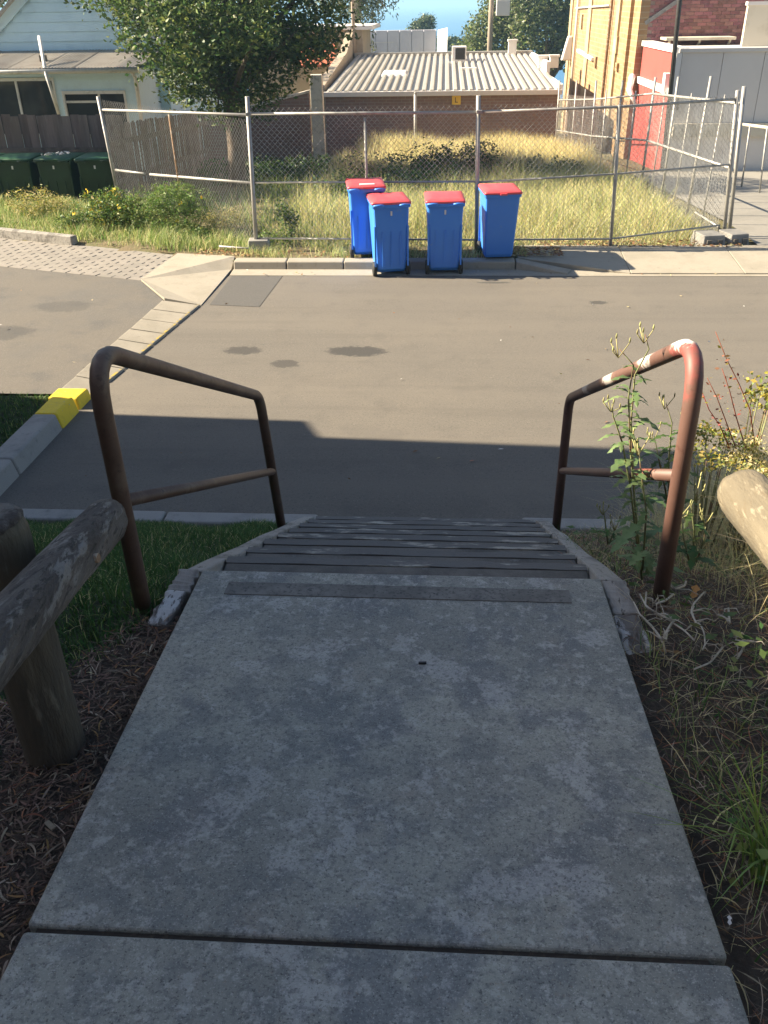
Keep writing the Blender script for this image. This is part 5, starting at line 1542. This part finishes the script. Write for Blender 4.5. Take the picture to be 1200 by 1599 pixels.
def litter(name, pts, size, mats, w, aspect, **kw):
    vs, fl, lt = leaves_np(pts, size, aspect)
    # lie the leaves nearly flat
    v = vs.reshape(-1, 4, 3); c = v.mean(1, keepdims=True)
    v = c + (v - c) * np.array([1, 1, .35])
    mats = mats if isinstance(mats, (list, tuple)) else [mats]
    mi = RNG.choice(len(mats), len(pts), p=w) if len(mats) > 1 else np.zeros(len(pts), int)
    return from_np(name, v.reshape(-1, 3), fl, lt, mats, np.repeat(mi, 2), **kw)


lp_ = np.concatenate([scatter(260, -3.6, -2.4, 12.5, 13.0, lambda x, y: .10 + 0 * x), scatter(420, .95, 1.7, 12.35, 12.9, lambda x, y: .14 + 0 * x), scatter(500, 1.4, 4.3, 12.9, 13.35, lambda x, y: .14 + 0 * x), scatter(220, -2.4, .9, 12.4, 12.9, lambda x, y: .105 + 0 * x)])
litter('leaf_litter', lp_, RNG.uniform(.04, .09, len(lp_)), ['dry_leaf', 'straw'], [.8, .2], .5, kind='stuff', label='brown fallen leaves gathered along the foot of the fence', cat='leaf litter')
lp_ = np.concatenate([scatter(26, -2.8, 4.5, 6.8, 11.9, lambda x, y: .012 + 0 * x), scatter(46, -2.8, 6, 11.78, 12.08, lambda x, y: .018 + 0 * x), scatter(10, -6, -3.6, 8, 11, lambda x, y: .118 + 0 * x), scatter(14, -2.8, 3, 5.4, 6.6, lambda x, y: .012 + 0 * x)])
litter('road_leaves', lp_, RNG.uniform(.025, .06, len(lp_)), ['dry_leaf', 'paper', 'straw'], [.5, .25, .25], .5, kind='stuff', label='a few stray leaves and scraps lying on the road', cat='leaf litter')

# ================================================================== NEAR LAWN, MULCH AND BANK
def lawn_keep(x, y):
    edge = -1.02 - .10 * np.sin(y * 5) - np.clip(1.9 - y, 0, .45) * .55
    return ((y > 2.15) & (x < -.93 + .02 * np.sin(y * 9))) | ((y <= 2.15) & (x < edge))


b = scatter(150000, -3.9, -.9, .2, 5.05, lambda x, y: bz(x, y) - .005, lawn_keep)
n = len(b)
blades('lawn_grass', b, RNG.uniform(.025, .075, n) * (.7 + .6 * vn(b[:, 0], b[:, 1], 3.3)), RNG.uniform(.0035, .006, n), RNG.uniform(.1, 1.1, n), ['lawn', 'green_grass', 'straw'], [.86, .10, .04], kind='stuff', label='mown green lawn sloping down beside the steps', cat='grass')
b = scatter(26000, -7.0, -3.55, 5.3, 7.38, lambda x, y: .058 + 0 * x)
n = len(b)
blades('island_grass', b, RNG.uniform(.03, .08, n), RNG.uniform(.005, .008, n), RNG.uniform(.1, 1.1, n), ['lawn', 'green_grass'], [.85, .15], kind='stuff', label='patch of lawn behind the grey kerb at the left', cat='grass')


def strips(name, pts, L, w, mats, wts=None, flat=.25, **kw):
    """curved dry strips lying about"""
    n = len(pts)
    az = RNG.uniform(0, 2 * np.pi, n); cv = RNG.normal(0, .6, n); ti = RNG.normal(0, flat, n)
    K = 4
    rows = []
    p = pts.copy(); a = az.copy()
    for k in range(K + 1):
        sd = np.stack([-np.sin(a), np.cos(a), RNG.normal(0, .3, n)], 1)
        tp = 1 - .75 * abs(2 * k / K - 1) ** 2
        rows += [p - sd * (w * .5 * tp)[:, None], p + sd * (w * .5 * tp)[:, None]]
        stp = L / K
        p = p + np.stack([np.cos(a) * stp, np.sin(a) * stp, np.sin(ti) * stp * (1.2 - .6 * k)], 1)
        a = a + cv / K * 1.4
    vv = np.stack(rows, 1).reshape(-1, 3)
    pat = []
    for k in range(K): pat += [2 * k, 2 * k + 1, 2 * k + 3, 2 * k + 2]
    fl = (np.arange(n)[:, None] * (2 * K + 2) + np.array(pat)[None, :]).ravel()
    mats = mats if isinstance(mats, (list, tuple)) else [mats]
    mi = RNG.choice(len(mats), n, p=wts) if len(mats) > 1 else np.zeros(n, int)
    return from_np(name, vv, fl, np.full(n * K, 4), mats, np.repeat(mi, K), smooth=True, **kw)


b = scatter(15000, -1.6, -.80, -.2, 2.2, lambda x, y: bz(x, y) + .022, lambda x, y: ~lawn_keep(x + .06, y))
n = len(b)
strips('bark_mulch', b, RNG.uniform(.015, .06, n), RNG.uniform(.0015, .006, n), ['bark_chip', 'twig', 'dry_leaf'], [.80, .10, .10], kind='stuff', label='shredded brown bark mulch along the left edge of the path', cat='mulch')
b = scatter(42000, .56, 3.0, -.3, 5.0, lambda x, y: bz(x, y) + .02)
n = len(b)
strips('dry_thatch', b, RNG.uniform(.02, .10, n), RNG.uniform(.001, .003, n), ['twig', 'bark_chip', 'dry_leaf', 'straw'], [.24, .44, .24, .08], .35, kind='stuff', label='matted dry stalks and thatch covering the bank right of the path', cat='thatch')
b = scatter(17000, .62, 2.2, -.2, 4.9, lambda x, y: bz(x, y), lambda x, y: RNG.uniform(0, 1, len(x)) < .15 + .85 * (vn(x, y, 3.1, 8) > .55))
n = len(b)
blades('bank_grass', b, RNG.uniform(.025, .13, n), RNG.uniform(.002, .005, n), RNG.uniform(.3, 1.5, n), ['green_grass', 'straw', 'lawn', 'twig'], [.3, .2, .3, .2], kind='stuff', label='sparse thin grass over the bank right of the path', cat='grass')
b = scatter(15000, 1.02, 2.6, 2.3, 4.9, lambda x, y: bz(x, y), lambda x, y: RNG.uniform(0, 1, len(x)) < np.clip((x - 1.0) * 1.6, .1, 1))
n = len(b)
blades('dry_tussock', b, RNG.uniform(.2, .80, n) * np.clip((b[:, 0] - .75) * 1.2, .3, 1.15), RNG.uniform(.0018, .004, n), RNG.uniform(.2, 1.3, n), ['straw', 'yellow_grass', 'twig'], [.6, .25, .15], segs=4, kind='stuff', label='sunlit dry straw grass on the bank at the right edge', cat='grass')
# low weed leaves on the bank
b = scatter(1500, .72, 1.7, .2, 4.4, lambda x, y: bz(x, y) + RNG.uniform(.02, .10, len(x)), lambda x, y: vn(x, y, 3.3, 6) > .55)
n = len(b)
litter('bank_weeds', b, RNG.uniform(.02, .06, n), ['leaf_weed', 'leaf_pale'], [.7, .3], .55, kind='stuff', label='low broad leaved weeds dotted over the right bank', cat='weeds')


def lobed_leaf(mb, base, direction, L, W, droop=.35, teeth=5, side=None, m=0):
    """a jagged thistle leaf: midrib with lobes either side"""
    d = V(direction).normalized()
    up = Vector((0, 0, 1))
    sd = d.cross(up)
    sd = sd.normalized() if sd.length > .05 else Vector((1, 0, 0))
    nr = sd.cross(d)
    base = V(base)

    def mid(t): return base + d * (L * t) - up * (droop * L * t * t) + nr * (.03 * L * math.sin(3 * t))
    vs, fs = [], []
    n = teeth * 2
    for k in range(n + 1):
        t = k / n
        env = W * (math.sin(math.pi * min(1, t * .93 + .07)) ** .7) * (.55 + .45 * t)
        wv = env * (1.0 if k % 2 else .32)
        back = -.10 * L if k % 2 else 0
        c = mid(t)
        vs += [c - sd * wv * .5 + d * back * .6 + nr * wv * .12, c, c + sd * wv * .5 + d * back * .6 + nr * wv * .12]
    for k in range(n):
        a = 3 * k
        fs += [(a, a + 1, a + 4, a + 3), (a + 1, a + 2, a + 5, a + 4)]
    mb.add(vs, fs, True, m)


def thistle(label, stems, lf, seed_at_top=True, group='thistles around the right handrail', base=None, mat='leaf_thistle'):
    base = base if base is not None else stems[0][0]
    root = empty('sow_thistle', tuple(base), label, 'weed', group)
    for sidx, stp in enumerate(stems):
        P = sub(stp, base)
        m = len(P)
        mb = MB(); mb.tube(P, [.0042 * (1 - .6 * k / max(1, m - 1)) for k in range(m)], 6); mb.build('stem', 'stem', root)
        L = sum((P[i + 1] - P[i]).length for i in range(m - 1))
        nl = int(L / .022)
        for k in range(nl):
            t = (k + .5) / nl
            q = t * (m - 1); i = min(int(q), m - 2); p = P[i].lerp(P[i + 1], q - i)
            if t > .64: continue
            ln = lf * 1.35 * (1.0 - .72 * t) * random.uniform(.6, 1.15)
            a = k * 2.4 + random.uniform(-.4, .4)
            mb = MB(); lobed_leaf(mb, p, (math.cos(a), math.sin(a), random.uniform(.1, .7)), ln, ln * random.uniform(.32, .48), random.uniform(.2, .8), random.choice((3, 4, 5)))
            mb.build('leaf', mat, root)
        top = P[-1]
        if seed_at_top:
            for k in range(4):
                a = random.uniform(0, 6.28); e = top + Vector((math.cos(a) * .03, math.sin(a) * .03, random.uniform(-.01, .05)))
                mb = MB(); mb.tube([top - Vector((0, 0, .03)), e], .0018, 4); mb.tube([e, e + Vector((0, 0, .008)), e + Vector((0, 0, .018))], [.0018, .0034, .0015], 6); mb.build('bud', 'seed', root)
    return root


A3 = lambda pts, y: [at_y(px, py, y) for px, py in pts]
th = thistle('tall pale green thistle with jagged leaves growing through the right handrail', [A3([(1003, 905), (992, 790), (985, 700), (982, 620), (990, 570), (968, 545)], 2.78), A3([(1003, 900), (990, 760), (986, 660), (992, 585), (1014, 545), (1008, 522)], 2.80),
             A3([(1000, 890), (985, 760), (972, 690), (958, 650), (956, 630)], 2.76), A3([(1004, 890), (1010, 800), (1002, 740), (998, 700)], 2.72)], .11)
mb = MB(); p = at_y(1008, 812, 2.70); q = at_y(962, 852, 2.62)
lobed_leaf(mb, sub([p], th.location)[0], q - p, float(np.linalg.norm(q - p)) * 1.15, .085, .1, 5); mb.build('leaf', 'leaf_thistle', th, label='large pale lobed leaf low on the thistle')
mb = MB(); p = at_y(1012, 862, 2.60); q = at_y(975, 880, 2.5)
lobed_leaf(mb, sub([p], th.location)[0], q - p, .11, .06, .2, 4); mb.build('leaf', 'leaf_thistle', th)
thistle('small green thistle just right of the red handrail post', [A3([(1082, 880), (1085, 830), (1080, 790), (1088, 770)], 2.62), A3([(1078, 880), (1068, 840), (1062, 800)], 2.60), A3([(1088, 878), (1100, 845), (1104, 810)], 2.6)], .10, mat='leaf_weed')
thistle('dark bushy weed behind the upper part of the red handrail', [A3([(1045, 800), (1045, 720), (1050, 660), (1040, 628)], 3.3), A3([(1050, 800), (1060, 720), (1066, 670), (1074, 650)], 3.32), A3([(1045, 790), (1030, 720), (1022, 680)], 3.3)], .11, mat='leaf_weed')
thistle('small low thistle beside the foot of the far rail post', [A3([(950, 850), (945, 810), (943, 795)], 3.4), A3([(952, 850), (962, 820)], 3.4)], .07, mat='leaf_weed')

# yellow leafy shrub and red stalks at right
def shrub_at(label, cx, cy, cz, rx, ry, rz, n, leaf, mats, w, name='weed_bush', group='yellowing shrubs on the right bank'):
    z0 = float(bz(cx, cy))
    root = empty(name, (cx, cy, z0), label, 'bush', group)
    lobes = [(0, 0, cz - z0, rx, ry, rz)] + [(random.uniform(-.8, .8) * rx, random.uniform(-.7, .7) * ry, cz - z0 + random.uniform(-.5, .7) * rz, rx * .5, ry * .5, rz * .5) for _ in range(4)]
    cc, pts = clump_points(lobes, n // 12, 12, leaf * .8)
    leaves('foliage', pts, RNG.uniform(.5, 1.3, len(pts)) * leaf, mats, w, .5, parent=root, kind='stuff')
    for k in range(12):
        q = cc[random.randrange(len(cc))]
        mb = MB(); mb.tube([(q[0] * .2, q[1] * .2, -.03), (q[0] * .6, q[1] * .6, q[2] * .55), q], [.006, .004, .002], 5); mb.build('stem', 'stem', root)
    return root


p = at_y(1125, 700, 3.55); shrub_at('yellow leafed shrub just right of the red handrail top', p[0], 3.55, p[2], .15, .2, .08, 800, .022, ['leaf_yellow', 'leaf_pale', 'leaf_weed'], [.55, .3, .15])
p = at_y(1190, 720, 3.3); shrub_at('dense yellowing shrub above the pale log at the right edge', p[0], 3.3, p[2], .16, .2, .09, 1100, .018, ['leaf_yellow', 'straw', 'leaf_pale'], [.3, .55, .15])
p = at_y(1190, 610, 3.6); shrub_at('pale leafy shoot at the right photo edge in front of the road', p[0], 3.6, p[2], .07, .1, .09, 300, .026, ['leaf_yellow', 'leaf_pale'], [.6, .4])
rs = empty('red_stalks', tuple(at_y(1185, 720, 3.4)), 'thin red stemmed weeds standing against the road at the right', 'weed')
for pts_ in ([(1180, 700), (1172, 640), (1155, 600), (1135, 560), (1118, 518)], [(1150, 700), (1135, 660), (1120, 620), (1105, 590)], [(1140, 700), (1125, 665), (1108, 640), (1096, 610)], [(1165, 700), (1150, 650), (1140, 610), (1128, 575)]):
    P = sub(A3(pts_, 3.4), rs.location)
    mb = MB(); mb.tube(P, [.003 - .002 * k / len(P) for k in range(len(P))], 5); mb.build('stalk', 'red_stem', rs)
    sp_ = []
    for i in range(len(P) - 1):
        for k in range(9):
            sp_.append(np.array(P[i].lerp(P[i + 1], random.random())) + RNG.normal(0, .014, 3))
    leaves('leaflets', np.array(sp_), RNG.uniform(.010, .024, len(sp_)), ['red_stem', 'dry_leaf', 'leaf_yellow'], [.5, .3, .2], .5, parent=rs, kind='stuff')
# long bright grass tuft low at right
pt = at_z(1185, 1335, 1.63)
gt = empty('grass_tuft', (pt[0] + .02, pt[1], float(bz(pt[0], pt[1]))), 'long bright green grass tuft leaning over the path edge at lower right', 'grass tuft')
N = 46
bb_ = np.zeros((N, 3)); bb_[:, :2] = RNG.normal(0, .025, (N, 2))
blades('blade', bb_, RNG.uniform(.14, .34, N), RNG.uniform(.004, .007, N), RNG.uniform(.35, 1.3, N), ['bright_grass', 'green_grass'], [.75, .25], az=RNG.uniform(1.2, 4.6, N), segs=6, parent=gt, kind='stuff')
lv = RNG.normal(0, .04, (60, 3)) + np.array([.02, .02, .05])
leaves('foliage', lv, RNG.uniform(.02, .045, 60), ['leaf_pale', 'leaf_weed'], [.6, .4], .6, parent=gt, kind='stuff')

# tangled dead roots
rt = empty('root_tangle', (.78, 2.25, float(bz(.78, 2.25))), 'tangle of bleached dead roots at the foot of the red handrail', 'roots')
rl = [[(1000, 928), (1010, 948), (1040, 965), (1070, 985), (1085, 1000)], [(1010, 925), (1008, 945), (1025, 958), (1050, 968)], [(1075, 980), (1090, 970), (1100, 985), (1102, 1005), (1098, 1015)], [(1085, 945), (1080, 955), (1086, 970), (1090, 975)],
      [(1045, 912), (1055, 920), (1070, 915), (1072, 908)], [(1020, 945), (1040, 938), (1052, 928)], [(1000, 960), (1020, 980), (1035, 1000), (1040, 1020)], [(1055, 965), (1042, 985), (1040, 1000)], [(1120, 960), (1135, 965), (1140, 975), (1138, 950)],
      [(1150, 1000), (1165, 1003), (1160, 1015), (1152, 1028)], [(1130, 1010), (1110, 1035), (1085, 1045)], [(1148, 1005), (1170, 1000), (1180, 1003)], [(990, 940), (1000, 960), (1010, 970)], [(1100, 925), (1082, 945), (1080, 958)]]
for pts_ in rl:
    P = []
    for px, py in pts_:
        g = at_z(px, py, 1.5)
        zz = float(bz(g[0], g[1])) + random.uniform(.03, .09)
        P.append(at_z(px, py, zz))
    P = sub(P, rt.location); r0 = random.uniform(.0022, .0042)
    mb = MB(); mb.tube(rounded(P, .02, 3) if len(P) > 2 else P, [r0] * (len(rounded(P, .02, 3)) if len(P) > 2 else 2), 6); mb.build('root', 'root', rt)
    for k in range(4):
        i = random.randrange(len(P)); e = P[i] + Vector((random.uniform(-.06, .06), random.uniform(-.06, .06), random.uniform(-.01, .03)))
        mb = MB(); mb.tube([P[i], P[i].lerp(e, .5) + Vector((random.uniform(-.01, .01), 0, .01)), e], [r0 * .6, r0 * .5, r0 * .25], 5); mb.build('root', 'root', rt)
# single leaves and scraps
p = at_z(1098, 884, 1.52)
mb = MB(); lobed_leaf(mb, (p[0] - .02, p[1] - .02, float(bz(p[0], p[1])) + .06), (.4, .8, .35), .055, .05, -.1, 2); mb.build('fallen_leaf', 'orange_leaf', label='single orange fallen leaf on the right bank', cat='leaf')
p = at_z(1025, 1030, 1.5)
mb = MB(); lobed_leaf(mb, (p[0], p[1], float(bz(p[0], p[1])) + .03), (.9, -.3, .05), .08, .03, .0, 2); mb.build('fallen_leaf', 'dry_leaf', label='dull red brown leaf beside the landing at the right', cat='leaf')
p = at_z(660, 1037, zs(1.9))
mb = MB(); mb.beam((p[0] - .011, p[1], zs(p[1]) + .004), (p[0] + .011, p[1] + .002, zs(p[1]) + .004), .006, .005); mb.build('dark_twig', 'rubber', label='tiny dark twig lying on the path', cat='twig')
p = at_z(1140, 1445, 1.6)
mb = MB(); lobed_leaf(mb, (p[0], p[1], float(bz(p[0], p[1])) + .03), (.2, .9, .2), .022, .015, .1, 2); mb.build('petal', 'paper', label='tiny pale petal on the bank at lower right', cat='petal')
p = at_z(1120 - 1000, 790, .14)
mb = MB(); lobed_leaf(mb, (p[0] - .06, 5.24, .03), (1, .2, .05), .13, .05, .0, 2); mb.build('paper_scrap', 'paper', label='pale scrap of paper on the road by the near kerb', cat='litter')
p = at_z(72, 1275, 1.63)
mb = MB(); mb.beam((p[0] - .01, p[1] + .01, float(bz(p[0], p[1])) + .04), (p[0] + .015, p[1] - .008, float(bz(p[0], p[1])) + .04), .012, .004); mb.build('wood_chip', 'twig', label='pale wood chip lying on the dark mulch', cat='wood chip')

# ================================================================== HAZE over the whole place, also standing in for lens glare
hm = bpy.data.materials.new('haze_air'); hm.use_nodes = True
hn = hm.node_tree; hn.nodes.clear()
hv = hn.nodes.new('ShaderNodeVolumePrincipled'); hv.inputs['Color'].default_value = (.40, .70, 1.0, 1); hv.inputs['Density'].default_value = .0008
hv.inputs['Anisotropy'].default_value = 0.0
ho2 = hn.nodes.new('ShaderNodeOutputMaterial'); hn.links.new(hv.outputs[0], ho2.inputs['Volume'])
MT['haze'] = hm
mb = MB(); mb.box((-20100, -80, -24), (20100, 20100, 13)); mb.build('haze', 'haze', kind='stuff')
